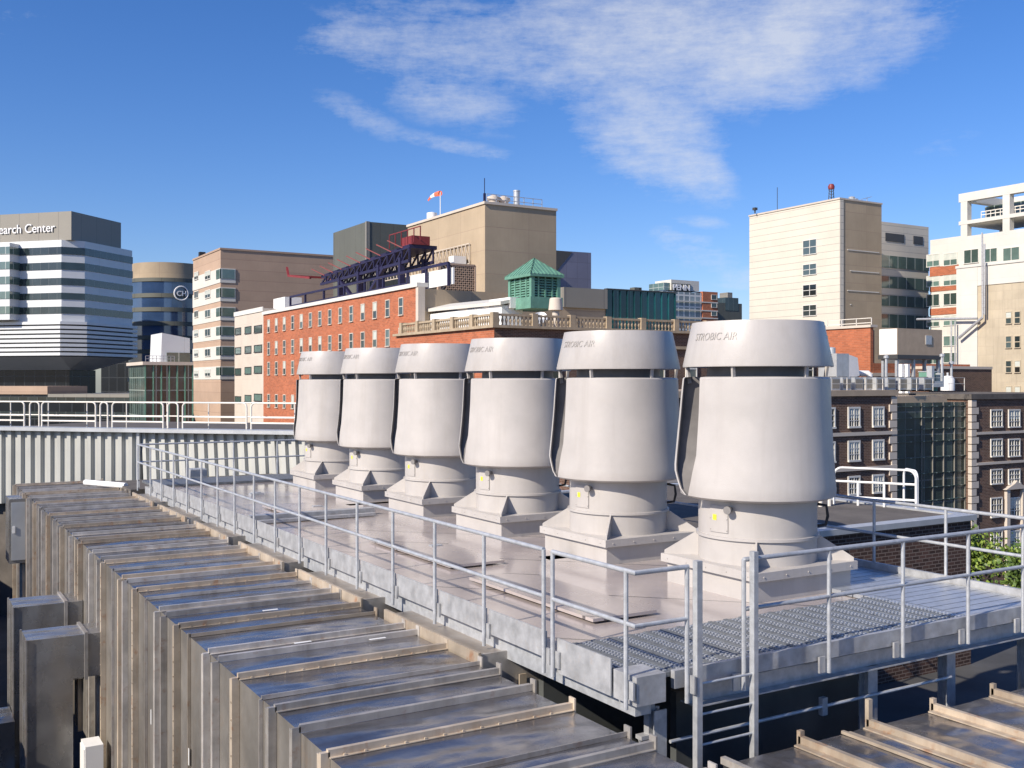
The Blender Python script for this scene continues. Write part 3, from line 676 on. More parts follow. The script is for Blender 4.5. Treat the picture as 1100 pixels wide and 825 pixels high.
# glass link
cbr=at(1043,97); bg=Bld('glass_link','dark teal glazed link between the two brown brick dormitories','building',962,1,xy=(von(cbr.y+.6,962.5),cbr.y+.6))
Rg=cbr.x-bg.c.x-.02; bg.box('glazing','link_g',0,Rg,0,10,0,bg.z('R',0,433)); bg.box('roof','hvac_t',0,Rg-2,.5,10,bg.z('R',0,433),bg.z('R',0,426))
for k,y in enumerate((436,448,460,473,490,507,522,536)): bg.box('transom','grn_g',0,Rg,-.12,0,bg.z('R',Rg*.7,y)-.03,bg.z('R',Rg*.7,y)+.03)
for k in range(5): x=Rg*(.35+.16*k); bg.box('mullion','grey_clad',x-.03,x+.03,-.1,0,0,bg.z('R',0,433))
# right dorm
br=Bld('quoined_brick_dormitory','brown brick dormitory with pale quoins at the right edge behind the tree','building',1043,97)
R=br.sol('R',1180); zt=br.Z(429)
br.box('wall','brick_d',0,R,0,16,0,zt); br.box('parapet','roof_mid',-.2,R+.1,-.2,16,zt,zt+.5)
for k in range(34): br.box('quoin','cream',-.08,(1.0 if k%2 else .65),-.14,.25,zt-.7*(k+1),zt-.7*k-.08)
for y in (464,496): zq=br.z('R',R*.3,y); br.box('string_course','cream',.7,R+.05,-.15,0,zq-.12,zq+.12)
for p in (1070,1089,1110,1132):
    for y,h in ((449.5,8.5),(481,8.5),(512,7),(545,9.5),(580,9)): br.winpx('R',p-5.5,p+5.5,y-h,y+h,kind='case')
eo=MB(); xe=br.sol('R',1089); eo.box(xe-1.5,xe-1.0,-.3,0,0,br.z('R',xe,525)); eo.box(xe+1.0,xe+1.5,-.3,0,0,br.z('R',xe,525)); eo.prism([(xe-1.8,-.4,br.z('R',xe,525)),(xe+1.8,-.4,br.z('R',xe,525)),(xe+.4,-.4,br.z('R',xe,519)),(xe,-.4,br.z('R',xe,516)),(xe-.4,-.4,br.z('R',xe,519))],(0,.4,0)); eo.build('carved_surround','cream',br.e)
# roof machinery on the dormitory roof
zd=bd.z('R',bd.sol('R',962),425)+G+.5
labs=['first small air conditioner from the big fan on the dormitory roof','second small air conditioner from the big fan on the dormitory roof','third small air conditioner from the big fan on the dormitory roof','fourth small air conditioner from the big fan on the dormitory roof','fifth small air conditioner from the big fan on the dormitory roof','sixth small air conditioner from the big fan on the dormitory roof','seventh small air conditioner from the big fan on the dormitory roof','eighth small air conditioner from the big fan on the dormitory roof','ninth small air conditioner from the big fan on the dormitory roof']
for i,p in enumerate((893,905,918,930,941,953,966,978,992)): clutter(i,p,YD+4.5-i*.2+random.uniform(-.5,.5),'ac',labs[i],zd-.15)
hu=empty('rooftop_fan_unit','white rooftop fan unit with angled hoods beside the big fan','air conditioner',(*at(902,106),zd))
MB().box(-1.8,0,-1.2,1.2,.5,3.6).build('casing','hvac',hu); MB().prism([(0,-1.2,.8),(1.6,-1.2,1.4),(1.3,-1.2,3.2),(0,-1.2,3.5)],(0,2.4,0)).build('hood','white',hu); MB().box(-1.6,-1.2,-1,1,0,.5).box(-.5,-.1,-1,1,0,.5).build('base_frame','dframe',hu); MB().lathe([(0,3.6),(.4,3.6),(.4,4.2),(0,4.3)],12,c=(-1.2,0,0)).build('vent','hvac',hu,True)
pt=lambda px,Y,z: (*at(px,Y),z)
tag(MB().tube([pt(918,108,zd+1.6),pt(932,108,zd+1.6),pt(934,108,zd+1.4),pt(935,108,zd-.3)],.33,12).build('white_duct_pipe','white',None,True),'fat white bent pipe running along the dormitory roof','pipe')
def zabs(py,Y): return zof(py,Y)
g=MB(); 
for p in (969,975): g.box(at(p,101).x,at(p,101).x+.35,at(p,101).y,at(p,101).y+.4,zd-.4,zabs(391,101))
g.build('duct_riser','white'); tag(bpy.data.objects['duct_riser.001'] if 'duct_riser.001' in bpy.data.objects else bpy.data.objects['duct_riser'],'pair of white duct risers in front of the low brick wall','duct')
dk=MB(); p0=at(1001,102); p1=at(1006,102); dk.box(p0.x,p1.x,p0.y,p0.y+.6,zd+.6,zabs(393,102)); dk.box(p0.x-.5,at(1036,101).x,p0.y,p0.y+.9,zd+.2,zd+.8); dk.box(at(1033,101).x,at(1036,101).x,p0.y,p0.y+.8,zd+.8,zd+1.6)
tag(dk.build('stepped_duct','hvac'),'stepped white duct crossing the roof in front of the limestone building','duct')
rl=MB()
pa,pb=Vector((von(u0+.5,890),u0+.5)),Vector((von(u0+.5,1036),u0+.5))
for h in (.55,1.1): rl.bar((*pa,zd+h),(*pb,zd+h),.035)
for k in range(9): q=pa+(pb-pa)*k/8; rl.bar((*q,zd-.1),(*q,zd+1.1),.05)
tag(rl.build('roof_railing','cream_rail'),'long thin railing along the dormitory roof edge','railing')
tp=empty('rooftop_tank','small round white tank on the roof between the air handler and the limestone building','tank',(von(u0+9,1018),u0+9,zd-.2))
MB().lathe([(0,0),(.7,0),(.7,1.2),(.5,1.5),(0,1.6)],20).build('tank_shell','white',tp,True); MB().lathe([(0,1.58),(.12,1.58),(.12,1.9),(0,1.9)],8).build('vent_cap','hvac',tp,True)
pb_=empty('plant_box','dark green plant box in front of the low brown brick wall','box',(von(u0+7,997),u0+7,zd-.2))
MB().box(-.8,.8,-.5,.5,0,1.9).build('casing','copper',pb_); MB().box(-.85,.85,-.55,.55,1.9,2.0).build('lid','hvac',pb_)
# small roof pipes
for i,(p,Y,h,l) in enumerate(((952,110,3.2,'tall thin flue between the machinery and the white tower'),(1022,112,2.6,'short flue left of the limestone building'),(1012,111,3.4,'slim flue right of the raised air handler'))):
    q=at(p,Y); tag(MB().lathe([(0,0),(.14,0),(.14,h),(.28,h+.05),(.28,h+.3),(0,h+.4)],10).build('roof_flue','hvac',None,True,(q.x,q.y,zd)),l,'pipe')
# --- near brick penthouse right, behind the platform
pc=gp(1043,552.5,-3.0); c0=Vector((pc.x,pc.y))
bp=Bld('brick_penthouse','near dark brick penthouse with a flat brown roof behind the steel platform','building',1043,1,xy=(von(pc.y,862)-6,pc.y),z0=-14)
R=pc.x-bp.c.x; zt=-3.0+14
bp.box('wall','brick_n',0,R,0,9,0,zt-.12); bp.box('roof','roof_mid',.2,R-.2,.2,8.8,zt-.12,zt-.04); 
cp=MB(); cp.box(-.1,R+.08,-.1,.25,zt-.12,zt); cp.box(R-.25,R+.08,.25,9,zt-.12,zt); cp.box(-.1,R+.08,8.8,9.1,zt-.12,zt); cp.build('coping','hvac',bp.e)
def railloop(mb,a,b_,z0,z1,r=.03,rad=.25,mids=(),n=6):
    a=Vector(a);b_=Vector(b_);d=(b_-a).normalized(); L_=(b_-a).length
    P=lambda s,z:(a.x+d.x*s,a.y+d.y*s,z); pts=[P(0,z0)]
    for k in range(n+1): t=PI/2*k/n; pts.append(P(rad-rad*math.cos(t),z1-rad+rad*math.sin(t)))
    for k in range(n+1): t=PI/2*k/n; pts.append(P(L_-rad+rad*math.sin(t),z1-rad+rad*math.cos(t)))
    pts.append(P(L_,z0)); mb.tube(pts,r,8)
    for z in mids: mb.tube([P(0,z),P(L_,z)],r,8)
    return mb
zR=-3.04; ya=bp.c.y+2.0
rp=empty('white_railing','white bent pipe railing standing on the brown penthouse roof','railing',(0,0,zR))
xa=von(ya+1.2,896); xb=von(ya-.5,984)
A_=(xa,ya);B_=(xb,ya)
t_=.92
railloop(MB(),(xa,ya+1.2),(xb,ya-.5),.0,t_,.028,.2,(.58,.2)).build('rail_loop','white',rp,True)
railloop(MB(),(xb+.05,ya-.5),(xb+.45,ya+.2),.0,t_-.02,.028,.18,()).build('rail_loop','white',rp,True)
for k in (.3,.62): x=xa+(xb-xa)*k; y=ya+1.2-1.7*k; MB().tube([(x,y,0),(x,y,.58)],.03,8).build('post','white',rp,True)
for k,xx in enumerate((xa-.7,xa-.4)): MB().tube([(xx,ya+1,0),(xx,ya+1,.75)],.05,8).build('bollard_post','cream_rail',rp,True)
# ================================================================= NEAR ROOF
ZD=-3.0; ZG=-2.93; VE=6.2; UE=8.1; VR=13.2; UF=32.0
lb=empty('laboratory_building','dark lower roof beneath the ducts and the fan platform','building',(0,0,G))
MB().box(2.4,17.5,8.9,60,0,G*-1-9).build('wall','roof_dark',lb)
MB().box(-9,2.4,-12,60,0,G*-1-12).build('side_roof','roof_dark',lb)
MB().box(2.4,17.5,-12,8.9,0,G*-1-9.02).build('near_roof','roof_dark',lb)
MB().box(VE+.6,10.8,UE+2.5,UF-1,-G-9,-G-3.5).build('plenum_wall','black',lb)
MB().box(-12,-1.0,-14,60,0,-G-4.6).build('unseen_shade_block','roof_dark',lb)  # block added out of view to keep sun off the low roof well
# platform
pf=empty('fan_platform','raised roof platform of pinkish panels and steel grating carrying the fans','platform',((VE+VR)/2,UE,ZD-.3))
def PF(mb,name,m,smooth=False,label=None):
    lo=pf.location; mb.v=[(x-lo.x,y-lo.y,z-lo.z) for x,y,z in mb.v]; o=mb.build(name,m,pf,smooth)
    if label: o['label']=label
    return o
PF(MB().box(VE+.1,11.6,9.62,30.2,ZD-.12,ZD),'deck_panel','deck')
PF(MB().box(11.6,VR,9.62,30.2,ZD-.12,ZD-.06),'deck_tray','galv2')
g1=MB(); g1.cur=0; x=VE+.12
while x<11.35:
    w=.235; g1.cur=0; g1.box(x,x+w,UE+.04,9.58,ZG-.06,ZG-.012)
    g1.box(x,x+.02,UE+.04,9.58,ZG-.012,ZG-.002); g1.box(x+w-.02,x+w,UE+.04,9.58,ZG-.012,ZG-.002)
    g1.cur=1; k=0; y=UE+.08
    while y<9.54:
        for q in (.055,.13):
            g1.box(x+q,x+q+.04,y,y+.026,ZG-.011,ZG)
        y+=.055
    x+=.25
g1.cur=1
PF(g1,'plank_grating',['grate','grate2'])
g2=MB(); y=UE+.04
while y<30.0:
    g2.box(11.42,VR-.05,y,y+.17,ZG-.06,ZG-.004); 
    y+=.19
PF(g2,'walkway_grating','grate2')
g3=MB(); y=30.25
while y<31.9:
    g3.box(VE+.1,11.4,y,y+.2,ZG-.06,ZG); y+=.22
PF(g3,'far_walkway_grating','grate')
# fascia & beams
PF(MB().box(VE+.55,VR,UE-.03,UE+.03,ZG-.17,ZG+.012),'fascia','galv2'); PF(MB().box(VE+.9,VR,UE+.16,UE+.18,ZG-.42,ZG-.21).box(VE+.9,VR,UE+.06,UE+.28,ZG-.225,ZG-.21).box(VE+.9,VR,UE+.03,UE+.30,ZG-.435,ZG-.42),'edge_beam','galv')
PF(MB().box(VR-.03,VR+.03,UE-.03,31.9,ZG-.2,ZG+.10),'side_fascia','galv2')
PF(MB().box(VE+.15,VE+.35,UE+.1,31.8,ZG-.42,ZG-.16),'side_beam','galv')
for v in (VE+.5,9.9,11.35,13.0):
    m=MB(); m.box(v-.08,v+.08,UE+.13,UE+.15,-9,ZG-.42); m.box(v-.08,v+.08,UE+.25,UE+.27,-9,ZG-.42); m.box(v-.01,v+.01,UE+.15,UE+.25,-9,ZG-.42); PF(m,'support_post','galv')
# low cable tray and pads on deck
def zline(v0,v1,u,w,h): return MB().box(v0,v1,u,u+w,ZD+.001,ZD+h)
for i,(pxy,w) in enumerate((((475,560),.3),)): pass
q=gp(292,561,ZD)
tag(MB().box(VE+.25,9.3,q.y,q.y+.25,ZD+.02,ZD+.16).box(VE+.3,9.2,q.y-.25,q.y-.1,ZD+.02,ZD+.08).build('cable_tray','galv2'),'long low cable tray lying across the pink deck before the fans','cable tray')
for i,(a,c_,w_,l_,lab) in enumerate(((7.4,10.4,1.0,3.2,'flat raised walkway pad on the pink deck near the grating'),(7.6,14.6,1.0,3.3,'flat raised walkway pad behind the nearest one'),(7.5,21.5,1.1,2.6,'flat raised walkway pad beyond the cable tray'))):
    tag(MB().box(a,a+w_,c_,c_+l_,ZD+.03,ZD+.07).box(a+.1,a+.2,c_+.2,c_+.4,ZD+.001,ZD+.03).box(a+.1,a+.2,c_+l_-.4,c_+l_-.2,ZD+.001,ZD+.03).box(a+w_-.2,a+w_-.1,c_+.2,c_+.4,ZD+.001,ZD+.03).build('roof_pad','deck'),lab,'roof pad')
for i,(px_,py_,lab) in enumerate(((270,533,'small grey drain box on the far part of the deck'),(335,548,'small grey drain box in the middle of the deck'),(462,592,'small grey drain box nearest the cable tray'))):
    q=gp(px_,py_,ZD); tag(MB().box(0,.34,0,.24,.001,.06).box(.06,.28,.05,.19,.06,.085).build('drain_box','galv',loc=(q.x,q.y,ZD)),lab,'drain')
# ---------------- guard rails
RZT=-1.86
def post_at(e,x,y,out,z1=RZT,z0=ZG-.30,m='galv'):
    MB().tube([(x,y,z0),(x,y,z1)],.024,10).build('post',m,e,True)
    bx=MB()
    if out=='L': bx.box(x+.02,x+.045,y-.09,y+.02,ZG-.2,ZG-.02)
    else: bx.box(x-.12,x-.03,y+.025,y+.05,ZG-.3,ZG-.12); 
    bx.build('bracket','galv2',e)
def rail(name,label,pts,posts,out,kick=None,mid=True,group=None):
    e=empty(name,label,'railing',(0,0,0),0,group)
    MB().tube([(*p,RZT) for p in pts],.026,12).build('top_rail','galv',e,True)
    if mid: MB().tube([(*p,RZT-.52) for p in pts],.024,12).build('mid_rail','galv',e,True)
    for p in posts: post_at(e,p[0],p[1],out)
    return e
xr=VE-.02
pl=[161.6,173.4,186.4,200.9,216.4,233.7,251.9,272.9,295.5,321.8,350.2,383.6,422,467,519.8,584]
us=[uon(xr,p) for p in pl]
e=rail('guard_railing','long galvanised guard railing along the left edge of the fan platform',[(xr,us[-1]),(xr,UF)],[(xr,u) for u in us]+[(xr,UF)],'L')
kk=us[:-1]
for i in range(len(us)-1):
    MB().box(VE+.03,VE+.045,us[i+1]+.03,us[i]-.03,ZG-.15,ZG+.15).build('kick_plate','galv2',e)
e.location.z=0
u1=uon(xr,593.6); u2=uon(xr,672.4)
e=rail('guard_railing','short cornered guard railing left of the ladder on the near platform corner',[(xr,u1),(xr,UE-.12),(von(UE-.12,739),UE-.12)],[(xr,u1),(xr,u2),(von(UE-.12,738),UE-.12)],'L')
cb_=MB(); cb_.box(VE+.03,VE+.05,UE+.35,u1,ZG-.26,ZG+.12); cb_.build('kick_plate','galv2',e)
MB().box(VE+.052,VE+.42,UE-.05,UE+.33,ZG-.27,ZG+.02).build('corner_box','galv2',e)
yr=UE-.10
rp_=[(von(yr,p),yr) for p in (799,890.6,970,1040,1099,1155)]
e=rail('guard_railing','front guard railing right of the ladder over the steel grating',[rp_[0],(von(yr,1160),yr)],rp_,'R')
xr2=VR+.02; pr_=[uon(xr2,p) for p in (939,1016)]; sp=pr_[0]-pr_[1]
e=rail('guard_railing','rear guard railing on the far right edge behind the fans',[(xr2,UE-.05),(xr2,UF)],[(xr2,pr_[1]-sp*.97)]+[(xr2,pr_[1]+sp*k) for k in range(0,int((UF-pr_[1])/sp)+1)],'L')
e=rail('guard_railing','far end guard railing in front of the corrugated wall',[(VE+.05,UF+.03),(VR-.05,UF+.03)],[(VE+.05+k*1.4,UF+.03) for k in range(1,5)],'R')
# ladder
x1=von(yr-.08,750.5); x2=von(yr-.08,811)
ld=empty('ladder','galvanised access ladder dropping through the gap in the guard railing','ladder',(x1,yr-.08,-9))
zt_=-RZT
MB().box(-.035,.035,-.02,.05,0,9+RZT+.06).build('stringer','galv',ld); MB().box(x2-x1-.03,x2-x1+.03,-.02,.05,0,9+RZT+.09).build('stringer','galv',ld)
for k in range(16):
    z=9+ZG-.12-k*.31; MB().tube([(.03,.02,z),(x2-x1-.02,.02,z)],.014,8).build('rung','galv',ld,True)
# conduits below platform
for i,(z_,lab) in enumerate(((-3.68,'upper steel conduit crossing the dark wall under the platform'),(-4.25,'lower steel conduit crossing the dark wall under the platform'))):
    tag(MB().tube([(VE+.6,UE+.10,z_),(11.3,UE+.10,z_)],.02,8).box(9.0,9.08,UE+.08,UE+.14,z_-.1,z_+.1).build('conduit','galv',None,True),lab,'pipe')
cl=empty('pipe_clamp','steel channel clamp hanging under the near platform corner','clamp',(VE+.45,UE+.25,-3.75))
MB().box(-.04,.04,-.04,.04,-.5,.45).build('channel','galv2',cl); MB().box(-.14,.14,-.05,.05,.1,.14).build('crossbar','galv2',cl); MB().bar((-.13,0,.1),(-.03,0,-.2),.02).build('brace','galv',cl)
dpn=MB().box(VE+1.1,10.2,UE+.6,UE+.7,-9,ZG-.45); tag(dpn.build('panel_wall','black'),'dark metal panel wall under the front of the platform','wall')
# ================================================================= FANS
def make_fan():
    e=empty('exhaust_fan','x','exhaust fan')
    f=MB(); W=1.0
    f.box(-W+.07,W-.07,-W+.07,W-.07,0,.30); f.build('curb','fan',e)
    cf=MB(); cf.box(-W,W,-W,W,.30,.42)
    for i in range(5):
        q=-.85+1.7*i/4
        for sx,sy in ((q,-1.002),(q,1.002),(-1.002,q),(1.002,q)): cf.box(sx-.008,sx+.008,sy-.008,sy+.008,.35,.366)
    cf.build('curb_flange','fan',e)
    gz=MB()
    for sx,sy in ((1,1),(1,-1),(-1,1),(-1,-1)):
        d=Vector((sx,sy,0)).normalized(); n=Vector((-d.y,d.x,0))*.012
        p=[d*.84+Vector((0,0,.42)),d*1.36+Vector((0,0,.42)),d*1.36+Vector((0,0,.47)),d*.84+Vector((0,0,.80))]
        MB().prism([q-n for q in p],n*2).build('gusset','fan',e)
        h=d*1.12+Vector((0,0,.5)); 
    R=.855
    MB().lathe([(.02,.42),(R,.42),(R,.76),(R+.035,.762),(R+.035,.80),(R,.802),(R,1.30),(R+.05,1.31),(R+.05,1.40),(.02,1.40)],72).build('housing','fan',e,True)
    a0=math.radians(176);a1=math.radians(198)
    pnl=e
    bo=MB().lathe([(R+.003,.86),(R+.014,.86),(R+.014,1.24),(R+.003,1.24)],8,a0,a1,closed=True)
    for a in (a0+.02,a1-.02):
        for z in (.89,1.05,1.21): bo.lathe([(0,0),(.012,0),(.012,.012),(0,.012)],6,c=((R+.014)*math.cos(a),(R+.014)*math.sin(a),z))
    bo.build('access_panel','fan',e,True)
    s0=math.radians(183); MB().lathe([(R+.016,1.03),(R+.019,1.03),(R+.019,1.11),(R+.016,1.11)],3,s0-.04,s0+.04,closed=True).build('sticker','yellow',e)
    ka=math.radians(201); k=MB(); kx,ky=math.cos(ka),math.sin(ka); kp=Vector((R*kx,R*ky,1.2)); 
    k.tube([kp,kp+Vector((kx,ky,0))*.08],.035,10); k.tube([kp+Vector((kx,ky,0))*.08,kp+Vector((kx,ky,0))*.13],.058,14); k.build('inspection_knob','fan_dark',e,True)
    # lifting handle on far side
    ha=math.radians(318); hx,hy=math.cos(ha),math.sin(ha); h=MB(); h.tube([(R*hx,R*hy,1.22),((R+.13)*hx,(R+.13)*hy,1.2),((R+.15)*hx,(R+.15)*hy,1.05),((R+.12)*hx,(R+.12)*hy,.92),(R*hx,R*hy,.9)],.022,8); h.build('cable_loop','dark',e,True)
    # windband lobes
    SA=math.radians(163)
    zb,zt=1.36,3.05; n=20
    for sg in (1,-1):
        rows=[]
        for i in range(n+1):
            t=i/n; z=zb+(zt-zb)*t
            Ro=1.135-.105*(t**.72)+.012*max(0,(t-.7)/.3)
            if i==0: Ro-=.02
            if sg==1: w=.05+.20*min(1,t/.35)**.7
            else: w=.03+.33*min(1,t/.28)**.6*(1-.45*max(0,(t-.5)/.5)**1.4)
            a0=math.asin(min(.9,w/Ro)); K=40; row=[]
            fa=min(1,t*4+.15)*(1-.5*t)
            for k in range(K+1):
                a=a0+(PI-2*a0)*k/K; dd_=min(k,K-k)
                fl=({0:.13,1:.09,2:.06,3:.035,4:.018,5:.008} if sg==-1 else {0:.035,1:.015,2:.005}).get(dd_,0)*fa
                row.append(((Ro+fl)*math.cos(a),sg*(Ro+fl)*math.sin(a)))
            e0=Ro*math.cos(a0)+(.13 if sg==-1 else .035)*fa
            if sg==1: q1=(e0-.10,w-.004);q2=(e0-.115,w-.03)
            else: q1=(e0-.008,w-.022);q2=(e0-.03,w-.015)
            row.append((-q1[0],sg*q1[1])); row.append((-q2[0],sg*q2[1]))
            dp=min(1,t*5)
            for k in range(0,9):
                q=-1+2*k/8; row.append((q*(q2[0]-.02),sg*(w+.12*dp-(w*.6+.12*dp)*(1-q*q)**1.3)))
            row.append((q2[0],sg*q2[1])); row.append((q1[0],sg*q1[1]))
            rows.append([(x,y,z) for x,y in row])
        m=MB(); vs=[]; K=len(rows[0])
        # bottom lip turned inwards
        lo=[(x*.93,y*.93,zb-.035) for x,y,z in rows[0]]
        tp=[(x*.985,y*.985,zt+.02) for x,y,z in rows[-1]]; tp2=[(x*.90,y*.90,zt+.03) for x,y,z in rows[-1]]
        rows=[lo]+rows+[tp,tp2]
        for r in rows: vs+=r
        fs=[(i*K+k,i*K+(k+1)%K,(i+1)*K+(k+1)%K,(i+1)*K+k) for i in range(len(rows)-1) for k in range(K)]
        fs+=[tuple(range(K-1,-1,-1)),tuple(range((len(rows)-1)*K,len(rows)*K))]
        m.add(vs,fs)
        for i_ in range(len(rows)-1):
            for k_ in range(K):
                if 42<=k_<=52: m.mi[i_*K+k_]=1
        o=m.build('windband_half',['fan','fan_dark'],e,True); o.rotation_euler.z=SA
    # inner nozzle and cap
    MB().lathe([(.02,3.0),(.74,3.0),(.70,3.6),(.66,3.6),(.66,3.02)],48).build('inner_nozzle','fan_dark',e,True)
    MB().lathe([(1.08,3.22),(1.085,3.24),(.95,3.87),(.925,3.87),(.925,3.85),(1.05,3.245),(1.05,3.22)],96,closed=True).build('cap_ring','fan',e,True)
    for k in range(6):
        a=math.radians(207+60*k); ca,sa=math.cos(a),math.sin(a)
        m=MB(); m.bar((.99*ca,.99*sa,2.98),(1.03*ca,1.03*sa,3.28),.05,.035); m.bar((.72*ca,.72*sa,3.25),(1.04*ca,1.04*sa,3.27),.03,.05); m.build('cap_bracket','fan',e)
    tm=text_mesh('STROBIC AIR',.15,.008,.15)
    xs=[v.co.x for v in tm.vertices]; wd=max(xs)
    for v in tm.vertices:
        z=3.60+v.co.y; r=1.085-(z-3.245)/(.605)*.13; a=math.radians(166)+v.co.x/wd*math.radians(44); rr=r+.004+v.co.z
        v.co=(rr*math.cos(a),rr*math.sin(a),z)
    tm.materials.append(M['grey_l']); part('cap_lettering',tm,e)
    return e
fan=make_fan(); VC=10.92
FS=3.41
labs=['exhaust fan nearest the camera, largest and rightmost, beside the steel grating','second exhaust fan from the right, directly behind the largest one','third exhaust fan from the right, in front of the brick balustrade building','third exhaust fan from the left, right of the long brick facade','second exhaust fan from the left, before the orange brick facade','farthest and smallest exhaust fan, leftmost, next to the corrugated wall']
for k in range(6):
    o=fan if k==0 else copy_tree(fan)
    o.location=(VC,11.18+FS*k,ZD); o['label']='pale grey '+labs[k]; o['group']='row of six rooftop exhaust fans'
# ================================================================= LEFT DUCT
ZT=-3.35; V0=3.32; V1=5.91; U0=1.5; U1=37.3; ZBt=-7.2
du=empty('main_duct','long ribbed stainless steel duct running along the left of the platform','duct',((V0+V1)/2,U0,ZBt))
def DU(mb,name,m,smooth=False,label=None):
    lo=du.location; mb.v=[(x-lo.x,y-lo.y,z-lo.z) for x,y,z in mb.v]; o=mb.build(name,m,du,smooth)
    if label: o['label']=label
    return o
ribs=[]; u=U0+.2; pat=[.78,.42,.82,.80,.45,.95,.62,.84,.40,.88,.72]
i=0
while u<U1-.1: ribs.append(u); u+=pat[i%len(pat)]*random.uniform(.93,1.07); i+=1
prev=U0
segs=[]
# body segments with crowned (oil-canned) panels
sk=MB(); SK2=MB(); nv=6
edges=[U0]+ribs+[U1]
for a,c_ in zip(edges[:-1],edges[1:]):
    cr=random.uniform(-.02,.035); nu=3
    g=[[None]*(nv+1) for _ in range(nu+1)]
    vs=[]; fs=[]
    for p in range(nu+1):
        for q in range(nv+1):
            s_=p/nu; t_=q/nv; h=cr*math.sin(PI*s_)*math.sin(PI*t_)+random.uniform(-.004,.004)*(0<p<nu and 0<q<nv)
            vs.append((V0+(V1-V0)*t_,a+(c_-a)*s_,ZT+h))
    for p in range(nu):
        for q in range(nv): fs.append((p*(nv+1)+q,p*(nv+1)+q+1,(p+1)*(nv+1)+q+1,(p+1)*(nv+1)+q))
    sk.add(vs,fs)
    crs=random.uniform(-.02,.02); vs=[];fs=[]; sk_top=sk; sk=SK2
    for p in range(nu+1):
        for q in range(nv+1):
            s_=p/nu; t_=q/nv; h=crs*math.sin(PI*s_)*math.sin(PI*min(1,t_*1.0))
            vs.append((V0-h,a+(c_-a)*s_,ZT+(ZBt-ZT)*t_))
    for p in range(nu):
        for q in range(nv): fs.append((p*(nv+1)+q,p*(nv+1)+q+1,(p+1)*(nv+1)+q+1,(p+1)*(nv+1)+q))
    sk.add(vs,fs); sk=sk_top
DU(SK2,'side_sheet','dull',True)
sk.add([(V1,U0,ZT),(V1,U1,ZT),(V1,U1,ZBt),(V1,U0,ZBt)],[(0,1,2,3)]); sk.add([(V0,U0,ZT),(V1,U0,ZT),(V1,U0,ZBt),(V0,U0,ZBt)],[(0,1,2,3)]); sk.add([(V0,U1,ZT),(V1,U1,ZT),(V1,U1,ZBt),(V0,U1,ZBt)],[(0,1,2,3)]); sk.add([(V0,U0,ZBt),(V1,U0,ZBt),(V1,U1,ZBt),(V0,U1,ZBt)],[(0,1,2,3)])
DU(sk,'top_sheet','steel',True)
for i,u in enumerate(ribs):
    k=i%4; m=MB(); hgt=.075 if k!=1 else .05; th=.05 if k in(0,2) else .014; dp=.09 if k in(0,2,3) else .045
    ex=random.uniform(0,.06)
    # top bar
    m.box(V0-.02,V1+.02,u-th/2,u+th/2,ZT+.004,ZT+hgt)
    if k==1: m.box(V0,V1,u+th/2,u+.07,ZT+.004,ZT+.016)
    if k==3: m.box(V0,V1,u+th/2,u+.05,ZT+hgt-.01,ZT+hgt)
    if k in (0,2): m.box(V0-.01,V1+.01,u-th/2-.035,u-th/2,ZT+.004,ZT+.012)
    # side bar
    m.box(V0-dp,V0-.004,u-th/2,u+th/2,ZBt-.02,ZT+ex)
    if k in(0,2,3): m.box(V0-dp,V0-dp+.012,u+th/2,u+.075,ZBt+random.uniform(0,.3),ZT-.02+ex)
    # end tabs
    m.box(V1+.02,V1+.04,u-.05,u+.05,ZT-.03,ZT+hgt+.05); 
    if k==2:
        q=V0+.12
        while q<V1-.1: m.box(q,q+.02,u-th/2-.03,u-th/2-.01,ZT+.012,ZT+.028); q+=.2
        q=ZBt+.2
        while q<ZT-.1: m.box(V0-dp-.012,V0-dp,u-.01,u+.01,q,q+.02); q+=.2
    DU(m,'rib','rib2' if k==2 or i%7==3 else 'rib',False,'rusty stained rib' if k==2 or i%7==3 else None)
for a in [(398,687,'t'),(293,640,'t'),(289,660,'t'),(317,691,'t'),(283,656,'t')]:
    q=gp(a[0],a[1],ZT+.05)
    if V0+.1<q.x<V1-.4: DU(MB().box(q.x,q.x+.22,q.y,q.y+.05,ZT+.042,ZT+.046),'tape_strip','tape')
for px_,py_ in ((144,772),(165,778),(192,808),(134,740),(206,822)):
    r=ray(px_); Y=V0/r.x; u=r.y*Y; z=zof(py_,Y); DU(MB().box(V0-.036,V0-.032,u,u+.035,z,z+.22),'tape_strip','tape')
# branch stubs
st0=None
for k in range(7):
    ys=10.75+3.62*k
    if ys>31: break
    e=empty('branch_duct','x','duct',(6.6,ys+1.3,ZT-.5),0,'short branch ducts between the main duct and the platform')
    e['label']=['short stained branch duct nearest the camera','second nearest stained branch duct beside the platform','third nearest stained branch duct beside the platform','fourth nearest stained branch duct beside the platform','fifth nearest stained branch duct beside the platform','farthest but visible stained branch duct at the far rail end','last branch duct'][k]
    MB().box(-.62,.8,-1.3,1.35,-.4,.57).build('duct_body','stub',e)
    MB().box(-.66,-.62,-1.36,1.4,-.4,.63).build('flange','rib2',e)
    MB().box(-.62,.8,-1.34,-1.302,-.4,.60).build('end_flange','rib',e)
    MB().box(-.1,.0,-1.38,-1.36,.1,.3).build('latch','rib2',e)
